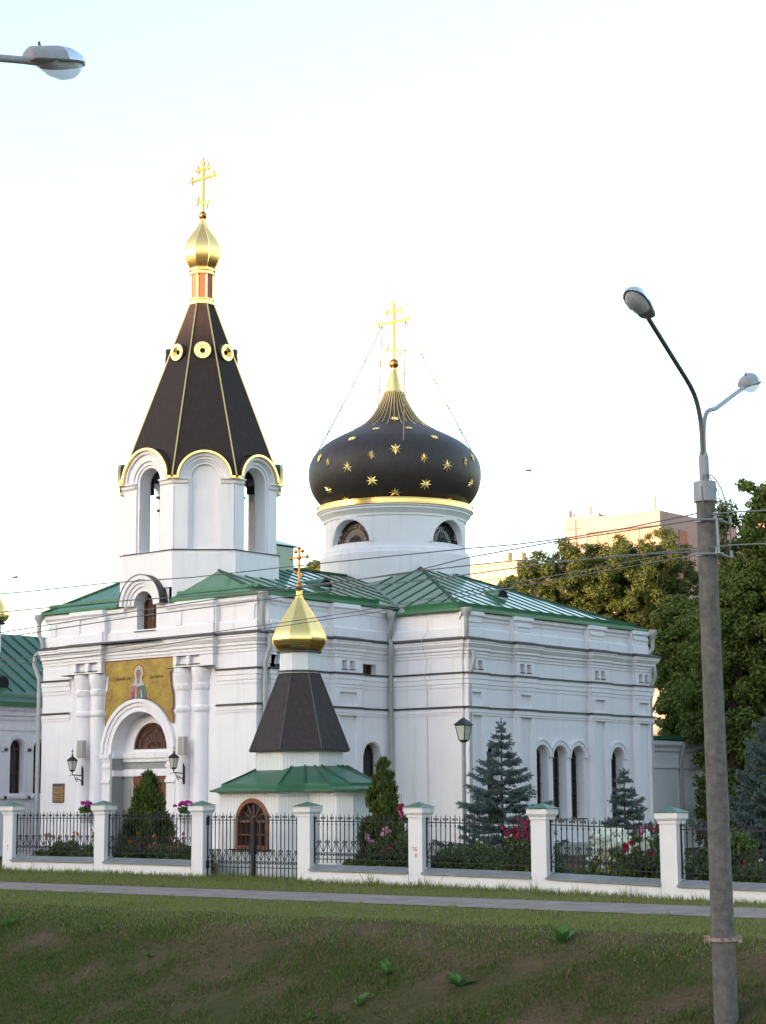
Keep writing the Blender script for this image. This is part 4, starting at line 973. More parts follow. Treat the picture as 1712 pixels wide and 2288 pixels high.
te.build('ridge_trim', 'flash', tto, CP)
gp = smooth_prof([(.54, 5.94), (.62, 5.99), (.71, 6.09), (.76, 6.22), (.735, 6.38), (.645, 6.56), (.51, 6.77), (.37, 6.98), (.25, 7.16), (.16, 7.30), (.10, 7.40), (.075, 7.50), (.075, 7.58)])
gd = MB(); gd.lathe(gp, cpc, 8, True, True, a0=TA); gdo = gd.build('onion_dome', 'gold', CR, CP)
gd = MB()
for i in range(8):
    a = TA+i*math.pi/4; gd.tube([(CT.x+(r+.003)*math.cos(a), CT.y+(r+.003)*math.sin(a), z) for r, z in gp[::2]], .012, 4)
gd.build('dome_rib', 'gold', gdo, CP)
k = big_cross(-.10, .115, 7.75-.05, 8.80-.05, .30, gdo, .115, 7.70-.05, False, .026)
# chapel window
f = MB(); n_ = -.06; cx_ = .12; zc_ = 2.07-.58
f.ring(fCW, cx_, zc_, .47, .58, n_-.03, .04, k=24); f.fbox(fCW, cx_-.58, cx_-.47, .80, zc_, n_-.03, .04); f.fbox(fCW, cx_+.47, cx_+.58, .80, zc_, n_-.03, .04); f.fbox(fCW, cx_-.58, cx_+.58, .80, .88, n_-.03, .045)
for s0, s1, za, zb in ((-.47, .47, 1.45, 1.53), (-.05, .05, .88, 1.45), (-.47, .47, 1.13, 1.17), (-.26, -.23, .88, 1.45), (.23, .26, .88, 1.45)): f.fbox(fCW, cx_+s0, cx_+s1, za, zb, n_-.03, .0)
for a in (30, 60, 90, 120, 150): f.tube([fCW.pt(cx_, 1.5, n_), fCW.pt(cx_+.48*math.cos(R(a)), 1.5+.48*math.sin(R(a)), n_)], .018, 4)
fo = f.build('window', 'wood', CR, CP)
f = MB(); f.poly([fCW.pt(a+.12, z, n_-.02) for a, z in arch(0, 1.14, .81, 2.06)]); f.build('pane', 'glass', fo, CP)
f = MB(); f.fbox(fCW, cx_-.72, cx_+.66, .755, .79, 0, .14); f.build('sill', 'flash', fo, CP)
# ------------------------------------------------------------------ parish house behind, at the left
YL = 14.5; PH = root('parish_house', 'white parish house with green seamed roof behind the left corner of the church', 'building', (-8, YL, 0))
oL = (-8, YL, 0); f = MB().use('white'); fL = Fr((0, YL, 0), (1, 0, 0))
q1, q2 = ony(26, 1773, YL), ony(49, 1652, YL); q3 = ony(80, 1700, YL)
cxw = [(q1.x+q2.x)/2 + kk*(q3.x-q1.x) for kk in (-4, -3, -2, -1, 0, 1, 2)]; wz0, wz1 = 2.36, 4.30
f.panel(fL, rect(-14, 9.5, 0, 5.55), [arch(c_, .62, wz0, wz1) for c_ in cxw], 0, .35)
f.box(9.3, 9.5, YL+.05, YL+9, 0, 5.5); f.box(-14, -13.8, YL+.05, YL+9, 0, 5.5)
f.sweep([(-14, YL), (9.5, YL)], [(0, 5.0), (.05, 5.0), (.06, 5.1), (.14, 5.16), (.14, 5.28), (.24, 5.36), (.24, 5.5), (0, 5.5)])
f.sweep([(-14, YL), (9.5, YL)], [(0, 4.62), (.04, 4.62), (.04, 4.70), (0, 4.70)])
for c_ in cxw:
    f.ring(fL, c_, wz1-.31, .36, .50, 0, .05); f.fbox(fL, c_-.62, c_-.36, wz1-.42, wz1-.34, 0, .05); f.fbox(fL, c_+.36, c_+.62, wz1-.42, wz1-.34, 0, .05); f.fbox(fL, c_-.6, c_+.6, wz0-.2, wz0-.1, 0, .08)
f.build('wall', None, PH, oL)
for c_ in cxw:
    k = MB(); k.ring(fL, c_, wz1-.31, .26, .31, -.32, -.24); k.fbox(fL, c_-.31, c_-.26, wz0, wz1-.31, -.32, -.24); k.fbox(fL, c_+.26, c_+.31, wz0, wz1-.31, -.32, -.24); k.fbox(fL, c_-.02, c_+.02, wz0, wz1-.05, -.32, -.26); k.fbox(fL, c_-.26, c_+.26, wz1-.35, wz1-.31, -.32, -.26); k.fbox(fL, c_-.26, c_+.26, wz0+.7, wz0+.74, -.32, -.26)
    ko = k.build('window', 'woodd', PH, oL); k = MB(); k.poly([fL.pt(a, z, -.30) for a, z in arch(c_, .6, wz0, wz1-.01)]); k.build('pane', 'glass', ko, oL)
f = MB().use('cgreen'); ez = 5.62; rz = 8.6
f.poly([(-14.4, YL-.35, ez), (9.9, YL-.35, ez), (9.0, YL+4.5, rz), (-13.5, YL+4.5, rz)]); f.poly([(9.9, YL-.35, ez), (9.9, YL+9.3, ez), (9.0, YL+4.5, rz)]); f.poly([(9.9, YL+9.3, ez), (-14.4, YL+9.3, ez), (-13.5, YL+4.5, rz), (9.0, YL+4.5, rz)]); f.poly([(-14.4, YL+9.3, ez), (-14.4, YL-.35, ez), (-13.5, YL+4.5, rz)])
f.use('gfascia').box(-14.4, 9.9, YL-.38, YL-.30, ez-.16, ez+.02); f.use('greend')
rf = f; x = -13
while x < 9: seam((x, YL+.35, ez+.7*.614), (x, YL+4.4, rz-.06), .04, .05); x += .62
f.use('green'); seam((-13, YL+.02, ez+.2), (9, YL+.02, ez+.2), .05, .12); fo = f.build('roof', None, PH, oL)
q = ony(-4, 1530, YL+.9); k = MB().use('greend'); 
k.lathe([(.3, 0), (.3, .5)], (q.x, q.y, q.z-.35), 12); k.sphere((q.x, q.y, q.z+.15), .3, 12); k.use('black').poly([(q.x+.26*math.cos(t), q.y-.31, q.z+.05+.26*math.sin(t)) for t in np.linspace(0, 6, 14)]); k.build('roof_vent', None, fo, oL)
q = ony(-16, 1395, YL+3.4); k = MB().use('white'); k.lathe([(.33, 7.2), (.33, q.z), (.42, q.z+.02)], (q.x, q.y, 0), 16); k.use('flash').lathe([(.44, q.z), (.5, q.z+.05), (.3, q.z+.1)], (q.x, q.y, 0), 16)
k.use('gold').lathe([(a*.82, q.z+.1+(z-5.94)*.85) for a, z in gp], (q.x, q.y, 0), 24); k.build('cupola', None, PH, oL)
# ------------------------------------------------------------------ fence
FX = -8.1
PY = [1.48, -2.28, -5.94, -9.55, -12.97, -16.38, -19.62, -23.0, -26.4, -29.8]
pc = MB(); hy, hx2 = .20, .15
pp = MB().use('fwhite'); pp.box(-hx2, hx2, -hy, hy, -.3, 1.55)
def ring_box(mb, o, za, zb): mb.box(-hx2-o, hx2+o, -hy-o, hy+o, za, zb)
ring_box(pp, .025, 1.55, 1.60); 
pp.hexa([(-hx2-.025, -hy-.025, 1.60), (hx2+.025, -hy-.025, 1.60), (hx2+.025, hy+.025, 1.60), (-hx2-.025, hy+.025, 1.60), (-hx2-.07, -hy-.07, 1.66), (hx2+.07, -hy-.07, 1.66), (hx2+.07, hy+.07, 1.66), (-hx2-.07, hy+.07, 1.66)])
ring_box(pp, .07, 1.66, 1.775)
POSTL = ['white fence pillar at the left edge with a small red scribble', 'white fence pillar between orange lily bed and conical bush', 'white fence pillar left of the iron gate', 'white fence pillar right of the iron gate', 'white fence pillar with two red sprayed characters', 'white fence pillar between the tall blue spruce and white flowers', 'white fence pillar just left of the concrete lamp pole', 'white fence pillar beyond the lamp pole, just past the right edge', 'white fence pillar second past the right edge of the view', 'white fence pillar third past the right edge of the view']
first = None
for i, y in enumerate(PY):
    if first is None:
        r0_ = root('fence_pillar', POSTL[0], 'fence pillar', (FX, y, z0(y)), 'white pillars of the street fence')
        pp.build('shaft', None, r0_); cpm = MB(); e = .10
        for t in range(4):
            Q = [(-hx2-e, -hy-e, 1.785), (hx2+e, -hy-e, 1.785), (hx2+e, hy+e, 1.785), (-hx2-e, hy+e, 1.785)]; cpm.poly([Q[t], Q[(t+1) % 4], (0, 0, 1.90)])
        cpm.poly([(-hx2-e, -hy-e, 1.778), (-hx2-e, hy+e, 1.778), (hx2+e, hy+e, 1.778), (hx2+e, -hy-e, 1.778)])
        cpm.build('cap', 'cgreen', r0_); first = r0_; pr_ = r0_
    else:
        pr_ = copy_tree(first); pr_.location = (FX, y, z0(y)); pr_['label'] = POSTL[i]
    pr_.rotation_euler = (R(.2*((i*7) % 3-1)), 0, 0)
posts = [o for o in COL.objects if o.name.startswith('fence_pillar')]
fG = Fr((-hx2-.003, 0, 0), (0, -1, 0))
lettering('ТБ', .13, fG.pt(-.02, .80, 0), 'red', posts[4], fG, 'graffiti'); lettering('8', .13, fG.pt(.02, .66, 0), 'red', posts[4], fG, 'graffiti')
lettering('8\n5', .09, fG.pt(.02, .66, 0), 'red', posts[0], fG, 'graffiti')
def scroll(mb, c, r, s0, turns=1.35, k=12, rad=.009):   # volute in the YZ plane
    mb.tube([(0, c[0]+s0*r*(1-.62*i/k)*math.cos(-1.2+turns*2*math.pi*i/k), c[1]+r*(1-.62*i/k)*math.sin(-1.2+turns*2*math.pi*i/k)) for i in range(k+1)], rad, 4)
def railing(name, label, cat, ya, yb, zbase, lo, gate=False, group=None):
    L = ya-yb; r_ = root(name, label, cat, (FX, (ya+yb)/2, zbase), group); n_ = round(L/.137); n_ += n_ % 2; st_ = L/n_
    sl = (z0(ya)-z0(yb))/L if not gate else 0
    zb = lo; zt = 1.44
    b1 = MB(); b1.tube([(0, 0, zb), (0, 0, zt+.12)], .0125, 5); b1.tube([(0, 0, zt+.12), (0, 0, zt+.20)], .013, 4, r2=.001); b1.lathe([(.012, zt-.10), (.020, zt-.07), (.012, zt-.04)], (0, 0, 0), 6)
    b2 = MB(); b2.tube([(0, 0, zb), (0, 0, zt+.10)], .0125, 5); b2.tube([(0, 0, zt+.10), (0, 0, zt+.16)], .012, 4, r2=.001); b2.lathe([(.012, zt-.10), (.020, zt-.07), (.012, zt-.04)], (0, 0, 0), 6)
    sc = MB(); w2 = st_
    for s_ in (-1, 1):
        scroll(sc, (s_*.042, zt+.075), .028, s_, 1.2, 8)
    sb = MB(); hb = lo+.09 if not gate else .30
    for s_ in (-1, 1):
        scroll(sb, (s_*w2*.42, hb+.12), .048, s_, 1.3, 10); scroll(sb, (s_*.04, hb+.40), .036, s_, 1.3, 9)
        sb.tube([(0, s_*w2*.9, hb+.17), (0, s_*.02, hb+.36)], .009, 4)
    mb1 = mb2 = ms = mbs = None
    skip = n_//2 if gate else -1
    for i in range(n_+1):
        if i == skip: continue
        y = -L/2+st_*i; zz = -sl*0+ (y*sl)
        tall = i % 2 == 0
        def put(src, nm, o):
            if o is None: o2 = src.build(nm, 'iron', r_)
            else: o2 = o.copy(); COL.objects.link(o2); o2.parent = r_
            o2.location = (0, y, zz); return o2
        if tall:
            mb1 = put(b1, 'bar', mb1); ms = put(sc, 'finial_scroll', ms)
        else:
            mb2 = put(b2, 'bar', mb2)
            if i != skip-1 or True: mbs = put(sb, 'scroll', mbs)
    rl = MB()
    for z, t in ((zt, .016), (hb, .014)) + (((.06, .014),) if gate else ()):
        rl.tube([(0, -L/2-.02, z-L/2*sl), (0, L/2+.02, z+L/2*sl)], t, 4)
    for y in (-L/2, L/2):
        rl.tube([(0, y, zb-.02+y*sl), (0, y, zt+.1+y*sl)], .018, 4)
    rl.build('rail', 'iron', r_)
    if gate:
        k = MB(); k.box(-.04, .04, -.055, .055, .02, 1.50); k.box(-.05, .05, -.06, .06, .62, .86); k.build('lock_stile', 'iron', r_)
        for y in (-L/2-.02, L/2+.02):
            for z in (.28, 1.34): k = MB(); k.box(-.035, .035, y-.045, y+.045, z-.02, z+.17); k.build('hinge', 'iron', r_)
    return r_
RL = ['black iron railing panel in front of the orange lily bed at left', 'black iron railing panel in front of the conical bush and door', '', 'black iron railing panel right of the gate, before a thuja', 'black iron railing panel in front of the tall blue spruce', 'black iron railing panel in front of the white flower bush', 'black iron railing panel behind the concrete lamp pole', 'black iron railing panel just past the right edge of the view', 'black iron railing panel second past the right edge of the view']
WLB = ['low white plinth wall under the leftmost railing panel', 'low white plinth wall under the railing left of the gate', '', 'low white plinth wall under the railing right of the gate', 'low white plinth wall under the railing before the tall spruce', 'low white plinth wall under the railing before the white flowers', 'low white plinth wall running behind the lamp pole at right', 'low white plinth wall just past the right edge of the view', 'low white plinth wall second past the right edge of the view']
for i in range(9):
    ya, yb = PY[i]-hy, PY[i+1]+hy
    if i == 2:
        railing('iron_gate', 'black wrought iron double gate between two white pillars', 'gate', ya-.03, yb+.03, z0(PY[3])+.02, .05, True); continue
    zm_ = (z0(PY[i])+z0(PY[i+1]))/2
    railing('iron_railing', RL[i], 'railing', ya-.02, yb+.02, zm_, .47, False, 'iron railing panels of the street fence')
    wr = root('fence_wall', WLB[i], 'low wall', (FX, (ya+yb)/2, zm_), 'low plinth walls of the street fence')
    k = MB(); L = ya-yb; sl = (z0(ya)-z0(yb))/L
    e = L/2-.004
    k.hexa([(-.17, -e, -.3), (.12, -e, -.3), (.12, e, -.3), (-.17, e, -.3), (-.17, -e, .295-e*sl), (.12, -e, .38-e*sl), (.12, e, .38+e*sl), (-.17, e, .295+e*sl)]); k.build('masonry', 'fwhite', wr)
    k = MB()
    k.hexa([(-.22, -e, .29-e*sl), (.15, -e, .395-e*sl), (.15, e, .395+e*sl), (-.22, e, .29+e*sl), (-.22, -e, .325-e*sl), (.06, -e, .43-e*sl), (.06, e, .43+e*sl), (-.22, e, .325+e*sl)]); k.build('coping', 'zinc', wr)
# ------------------------------------------------------------------ street lamps
def luminaire(mb_name, base, d, tilt, parent, o, scale=1.0):
    """cobra-head lamp: housing, reflector shell and clear bowl, pointing along d"""
    d = Vector(d).normalized(); f_ = (d*math.cos(tilt)+ZU*math.sin(tilt)).normalized(); s_ = d.cross(ZU).normalized(); u_ = s_.cross(f_).normalized()
    base = Vector(base); P = lambda a, b_, c_: base+(f_*a+s_*b_+u_*c_)*scale
    def shell(secs, m_, nm, par, k=14):
        b_ = MB(); 
        for a, w_, hu, hd in secs:
            for i in range(k):
                t = 2*math.pi*i/k; c_, s2 = math.cos(t), math.sin(t)
                b_.v.append(tuple(P(a, w_*c_, (hu if s2 > 0 else hd)*s2)))
        for i in range(len(secs)-1):
            for j in range(k): b_.face((i*k+j, i*k+(j+1) % k, (i+1)*k+(j+1) % k, (i+1)*k+j), True)
        b_.face(list(range(k))[::-1]); b_.face([(len(secs)-1)*k+j for j in range(k)])
        return b_.build(nm, m_, par, o)
    hd_ = shell([(0, .06, .06, .02), (.015, .10, .11, .025), (.06, .125, .145, .03), (.30, .15, .165, .03), (.43, .165, .175, .02)], 'lampgrey', 'lamp_head', parent)
    shell([(.432, .165, .175, .015), (.55, .165, .17, .015), (.66, .145, .13, .015), (.74, .09, .07, .012), (.765, .03, .02, .01)], 'alu', 'reflector_shell', hd_)
    b_ = MB(); b_.tube([P(.30, -.15, -.02), P(.45, -.168, -.02), P(.62, -.15, -.015), (P(.76, -.05, -.01)), P(.78, 0, -.01), P(.76, .05, -.01), P(.62, .15, -.015), P(.45, .168, -.02), P(.30, .15, -.02)], .012*scale, 5); b_.tube([P(.2, 0, .16), P(.2, 0, .20)], .016*scale, 6); b_.build('rim', 'darksteel', hd_, o)
    b_ = MB(); b_.poly([P(.22+.0, -.12, -.025), P(.22, .12, -.025), P(.45, .155, -.025), P(.62, .14, -.02), P(.74, .06, -.015), P(.74, -.06, -.015), P(.62, -.14, -.02), P(.45, -.155, -.025)]); b_.build('reflector', 'lampgrey', hd_, o)
    shell([(.20, .06, .0, .02), (.25, .125, .0, .08), (.34, .15, .0, .145), (.48, .16, .0, .175), (.60, .14, .0, .16), (.70, .09, .0, .10), (.75, .04, .0, .03)], 'bowl', 'glass_bowl', hd_)
bw = bpy.data.materials.new('lamp_bowl_acrylic'); bw.use_nodes = True; n, l, b = nodes_of(bw)
b.inputs['Base Color'].default_value = (.75, .75, .76, 1); b.inputs['Roughness'].default_value = .12; b.inputs['Transmission Weight'].default_value = .0
tr_ = n.new('ShaderNodeBsdfTransparent'); tr_.inputs[0].default_value = (.95, .95, .95, 1); mxs = n.new('ShaderNodeMixShader'); mxs.inputs[0].default_value = .55
l.new(b.outputs[0], mxs.inputs[1]); l.new(tr_.outputs[0], mxs.inputs[2]); l.new(mxs.outputs[0], n['Material Output'].inputs[0]); M['bowl'] = bw
p0 = at(1629, 2420, 27.0); p1 = at(1575, 1085, 27.0); gzp = gz2(p0.x, p0.y)
LP = root('street_lamp', 'concrete street lamp pole with two curved arms at right', 'street lamp', (p0.x, p0.y, gzp)); oP = Vector((p0.x, p0.y, gzp))
k = MB(); axis = (p1-p0); k.tube([p0-axis*.12, p0, p0.lerp(p1, .5), p1], .192, 24, r2=.133)
k.build('pole', 'concrete', LP, oP)
au = axis.normalized()
k = MB(); k.tube([p1-au*.24, p1+au*.05], .165, 20); k.build('pole_cap', 'galv', LP, oP)
k = MB(); k.tube([p1+au*.02, p1+au*.22, p1+au*.42], .075, 8, smooth=False); k.tube([p1+au*.42, p1+au*.50], .075, 8, smooth=False, r2=.05); k.build('bracket', 'galv', LP, oP)
hb_ = p1+au*.5
Lh = at(1447, 708, 27-1.86); Rh = at(1664, 864, 27+2.3)
def bez(p, q, r_, s_, n_=14): return [p*(1-t)**3+q*3*t*(1-t)**2+r_*3*t*t*(1-t)+s_*t**3 for t in [i/n_ for i in range(n_+1)]]
def arm(end, bend_u, bend_v, bend_d, nm, m_):
    q = at(bend_u, bend_v, bend_d)
    side = Vector((end.x-hb_.x, end.y-hb_.y, 0)).normalized()*.035
    a_ = hb_-au*.35+side; c0 = hb_+au*.12+side
    k = MB(); pts = [a_, hb_+side, c0] + bez(c0, c0+au*.62, q-(end-q).normalized()*.42, q, 14)[1:] + [q.lerp(end, t) for t in (.25, .5, .75, 1)]
    k.tube(pts, .034, 10); return k.build(nm, m_, LP, oP)
arm(Lh, 1528, 838, 26.45, 'arm', 'darksteel'); arm(Rh, 1602, 911, 27.5, 'arm', 'galv')
dL = Vector((Lh.x-hb_.x, Lh.y-hb_.y, 0)).normalized(); dR = Vector((Rh.x-hb_.x, Rh.y-hb_.y, 0)).normalized()
luminaire('l', Lh-dL*.05, dL, R(18), LP, oP, .95); luminaire('r', Rh-dR*.05, dR, R(18), LP, oP, .95)
def onpole(v): 
    t = (v-1085)/(2420-1085); return p1.lerp(p0, t)
k = MB(); q = onpole(2110); k.tube([q-au*.025, q+au*.025], .196, 24)
for s_ in (-1, 1): k.hexa([q+RT*s_*.19+FH*a+ZU*z_+RT*s_*b_ for z_ in (-.05, .05) for a, b_ in ((-.03, 0), (-.03, .07), (.03, .07), (.03, 0))])
k.build('strap', 'rustband', LP, oP)
k = MB()
for v_, w_ in ((1168, .150), (1247, .156)):
    q = onpole(v_); k.tube([q-au*.02, q+au*.02], w_, 20); k.tube([q-RT*.18-FH*.17, q+RT*.20-FH*.17], .016, 6); k.tube([q+RT*.10-FH*.18, q+RT*.34-FH*.02-ZU*.04], .016, 6); k.tube([q+RT*.34-FH*.02-ZU*.04, q+RT*.34-FH*.02+ZU*.06], .025, 6)
    k.tube([q+RT*.10-FH*.18, q+RT*.10-FH*.18+ZU*.1], .028, 6)
k.tube([onpole(1168)+RT*.12-FH*.19, onpole(1247)+RT*.13-FH*.19], .02, 6); k.build('cable_bracket', 'galv', LP, oP)
k = MB(); q = p1+au*.15
k.tube([q-RT*.02-FH*.08, q-RT*.07-FH*.15-au*.2, p1-RT*.07-FH*.18-au*.45, onpole(1165)+RT*.0-FH*.18], .009, 5)
k.tube(bez(q+RT*.02-FH*.08, q+RT*.25-FH*.15, onpole(1190)+RT*.38-FH*.12, onpole(1240)+RT*.30-FH*.1, 14), .010, 5); k.tube(bez(q+RT*.03-FH*.06, q+RT*.2-FH*.1-au*.2, onpole(1150)+RT*.25-FH*.1, onpole(1160)+RT*.12-FH*.18, 10), .008, 5)
k.build('feed_cable', 'wire', LP, oP)
# left lamp: pole stands outside the frame
h0 = at(62, 134, 15.6); dX = Vector((1, .06, 0)).normalized(); lpb = h0-dX*2.0; lpb.z = gz2(lpb.x, lpb.y)
L2 = root('street_lamp', 'grey lamp arm with clear bowl reaching in from the upper left edge', 'street lamp', lpb)
k = MB(); k.tube([lpb-ZU*.3, lpb+ZU*7.3], .16, 18, r2=.12); k.build('pole', 'concrete', L2, lpb)
k = MB(); top = Vector((lpb.x, lpb.y, 7.3)); e = h0+dX*.1+ZU*.02; st2 = e-dX*1.1-ZU*.28; k.tube([top-ZU*.2, top+ZU*.45] + bez(top+ZU*.45, top+ZU*.95, st2-dX*.5-ZU*.13, st2, 8)[1:] + [e], .033, 10); k.build('arm', 'lampgrey', L2, lpb)
luminaire('x', h0, dX, R(14), L2, lpb, .86)
# ------------------------------------------------------------------ wires
def wire(pts, label, r=.0105):
    k = MB(); P3 = [Vector(p) for p in pts]; out = []
    for i in range(len(P3)-1):
        for j in range(8): out.append(P3[i].lerp(P3[i+1], j/8))
    out.append(P3[-1]); k.tube(out, r, 5); o_ = k.build('overhead_wire', 'wire'); tag(o_, label, 'wire', 'overhead wires from the lamp pole')
def wdep(u): # depth of a line running north from the pole
    return 27.2+(1575-u)*.0075 if u < 1575 else 27.2-(u-1575)*.02
def wz(*uv): return [at(u, v, wdep(u)) for u, v in uv]
wire(wz((-60, 1332), (60, 1322), (239, 1303), (432, 1290), (620, 1269), (860, 1244), (1040, 1226), (1148, 1217), (1262, 1203), (1400, 1180), (1568, 1145)), 'topmost dark wire crossing below the belfry to the pole')
wire(wz((-60, 1374), (60, 1362), (280, 1342), (470, 1329), (652, 1312), (900, 1283), (1040, 1247), (1235, 1211), (1400, 1186), (1568, 1160)), 'wire crossing the church roof just under the topmost one')
wire(wz((-60, 1424), (60, 1404), (280, 1369), (493, 1337), (700, 1310), (900, 1280), (1060, 1262), (1160, 1252), (1270, 1253), (1400, 1243), (1572, 1222)), 'wire sagging over the roof then crossing the olive tree top')
wire(wz((-60, 1436), (60, 1416), (300, 1378), (567, 1343), (800, 1312), (1000, 1290), (1200, 1262), (1400, 1240), (1574, 1232)), 'third wire down across the attic wall left of the arched window')
wire(wz((-60, 1480), (200, 1455), (509, 1408), (626, 1392), (800, 1366), (900, 1349), (1060, 1318), (1235, 1287), (1500, 1238), (1574, 1226)), 'pale wire passing in front of the gold chapel dome', .008)
wire(wz((-60, 1494), (200, 1466), (420, 1432), (595, 1404), (800, 1374), (900, 1357), (1060, 1328), (1218, 1300), (1500, 1249), (1576, 1238)), 'lowest pale wire passing in front of the chapel dome', .008)
wire([at(1578, 1150, 27.0), at(1650, 1143, 25.6), at(1760, 1138, 23.5)], 'upper short wire leaving the pole to the right edge'); wire([at(1580, 1222, 27.0), at(1650, 1217, 25.6), at(1760, 1213, 23.5)], 'lower short wire leaving the pole to the right edge')
# ------------------------------------------------------------------ lanterns, baskets, plaque, boxes
def lantern_head(par, c, s_, o, k8=4, pane='lglass'):
    """tapered glazed lantern, c = bottom centre, s_ = scale"""
    def rg(r, z, k=k8, a0=math.pi/4): return [(c[0]+r*s_*math.cos(a0+2*math.pi*i/k), c[1]+r*s_*math.sin(a0+2*math.pi*i/k), c[2]+z*s_) for i in range(k)]
    f_ = MB(); a_, b_ = rg(.15, .05), rg(.26, .52)
    for i in range(k8): f_.tube([a_[i], b_[i]], .016*s_, 4)
    for z, r in ((.05, .15), (.52, .26)):
        q_ = rg(r, z)
        for i in range(k8): f_.tube([q_[i], q_[(i+1) % k8]], .016*s_, 4)
    t0, t1, t2 = rg(.34, .53), rg(.12, .70), rg(.03, .76)
    for i in range(k8):
        j = (i+1) % k8; f_.poly([t0[i], t0[j], t1[j], t1[i]]); f_.poly([t1[i], t1[j], t2[j], t2[i]])
    f_.poly(t0[::-1]); f_.lathe([(.05*s_, -.04*s_), (.15*s_, .03*s_), (.15*s_, .05*s_)], c, 8)
    fo_ = f_.build('lantern_frame', 'iron', par, o)
    g_ = MB()
    for i in range(k8):
        j = (i+1) % k8; g_.poly([a_[i], a_[j], b_[j], b_[i]])
    g_.build('lantern_glass', pane, fo_, o)
    return fo_
for y, lab in ((7.56, 'black wall lantern on the left pair of columns'), (2.78, 'black wall lantern on the right pair of columns')):
    o = Vector((-.36, y, 2.7)); r_ = root('wall_lantern', lab, 'lantern', o, 'lanterns beside the portal')
    fo_ = lantern_head(r_, (-.80, y, 3.02), .64, o, 6); k = MB()
    k.tube([(-.80, y, 3.48), (-.80, y, 3.74)], .012, 5); k.tube([(-.80, y-.05, 3.66), (-.80, y+.05, 3.66)], .012, 4); k.sphere((-.80, y, 3.53), .035, 8); k.build('finial', 'iron', fo_, o)
    k = MB(); k.box(-.385, -.34, y-.03, y+.03, 2.55, 3.1); k.tube([(-.38, y, 3.1), (-.38, y, 3.22)], .035, 6, r2=.004); k.tube([(-.38, y, 2.88), (-.80, y, 2.90), (-.80, y, 3.0)], .02, 5)
    k.tube(bez(Vector((-.38, y, 2.62)), Vector((-.5, y, 2.9)), Vector((-.6, y, 2.6)), Vector((-.72, y, 2.88))), .014, 5); k.tube([(-.60+.06*math.cos(t), y, 2.75+.06*math.sin(t)) for t in np.linspace(0, 5.5, 12)], .012, 4); k.tube([(-.80, y, 2.9), (-.95, y, 2.86)], .01, 4)
    k.build('bracket', 'iron', r_, o)
    k = MB(); k.box(-.52, -.36, y-.16, y+.12, 3.45, 4.02); q = k.build('speaker_box', 'sbox' if 'sbox' in M else M.setdefault('sbox', mat('speaker_grille', (.42, .39, .36), .8, 0, .2, 40)), None)
    tag(q, 'grey box loudspeaker above the %s lantern' % ('left' if y > 5 else 'right'), 'speaker', 'box loudspeakers on the columns')
q1, q2 = onx(119, 1751, -.02), onx(143, 1793, -.02)
o = Vector((-.02, (q1.y+q2.y)/2, (q1.z+q2.z)/2)); pq = root('plaque', 'bronze notice plaque with dark top band on the left wall', 'plaque', o)
M['bronze'] = mat('bronze_plate', (.42, .24, .09), .5, .3, .2, 10); M['pdark'] = mat('plaque_band', (.07, .05, .08), .6)
hw_, hh_ = (q1.y-q2.y)/2, (q1.z-q2.z)/2
k = MB(); k.box(-.02, .02, -hw_, hw_, -hh_, hh_); k.build('plate', 'bronze', pq)
k = MB(); 
for a, b2, c_, d_ in ((-hw_, hw_, hh_-.09, hh_), (-hw_, -hw_+.03, -hh_, hh_-.09), (hw_-.03, hw_, -hh_, hh_-.09), (-hw_+.03, hw_-.03, -hh_, -hh_+.03)): k.box(-.026, -.021, a, b2, c_, d_)
k.build('border', 'pdark', pq)
k = MB()
for i, (w_, z) in enumerate(((.5, .30), (.6, .22), (.55, .15), (.75, .04), (.5, -.02), (.7, -.10), (.6, -.17))):
    x_ = -w_*hw_
    while x_ < w_*hw_:
        e_ = x_+rnd.uniform(.02, .06); k.box(-.0245, -.0212, x_, min(e_, w_*hw_), z-.015-.08, z+.015-.08); x_ = e_+.015
k.build('engraving', 'pdark', pq)
# ------------------------------------------------------------------ plants
def quads(c, nrm, size, asp, rs):
    """leaf quads round centres c with given normals"""
    n_ = len(c); rv = rs.normal(size=(n_, 3)); t = np.cross(nrm, rv); t /= np.linalg.norm(t, axis=1)[:, None]+1e-9; b_ = np.cross(nrm, t)
    s = np.asarray(size)[:, None] if np.ndim(size) else size
    a = t*s; bb = b_*s*asp
    V = np.stack([c-a, c-bb*.9, c+a, c+bb*.9], 1).reshape(-1, 3); return V, np.arange(n_*4).reshape(-1, 4)
def foliage(name, m_, parent, blobs, n_leaf, size, o, seed, asp=.5, droop=0):
    rs = np.random.RandomState(seed); B = np.array(blobs, float); vol = B[:, 3]**2; idx = rs.choice(len(B), n_leaf, p=vol/vol.sum())
    d_ = rs.normal(size=(n_leaf, 3)); d_ /= np.linalg.norm(d_, axis=1)[:, None]; rad = B[idx, 3]*(rs.rand(n_leaf)**.45)
    c_ = B[idx, :3]+d_*rad[:, None]*np.array([1, 1, .8])
    nrm = d_*.6+rs.normal(size=(n_leaf, 3))*.6+np.array([0, 0, .35]); nrm /= np.linalg.norm(nrm, axis=1)[:, None]
    V, Fq = quads(c_, nrm, size*(.6+.8*rs.rand(n_leaf)), asp, rs); V = V-np.array(o)
    return arrmesh(name, V, Fq, m_, parent)
def crown_blobs(c, rx, rz, n_, rs, bs, flat=0.0):
    out = []
    for _ in range(n_):
        d_ = rs.normal(size=3); d_ /= np.linalg.norm(d_); q_ = rs.rand()**.4
        out.append((c[0]+d_[0]*rx*q_, c[1]+d_[1]*rx*q_, c[2]+d_[2]*rz*q_, bs*(.55+.8*rs.rand())))
    return out
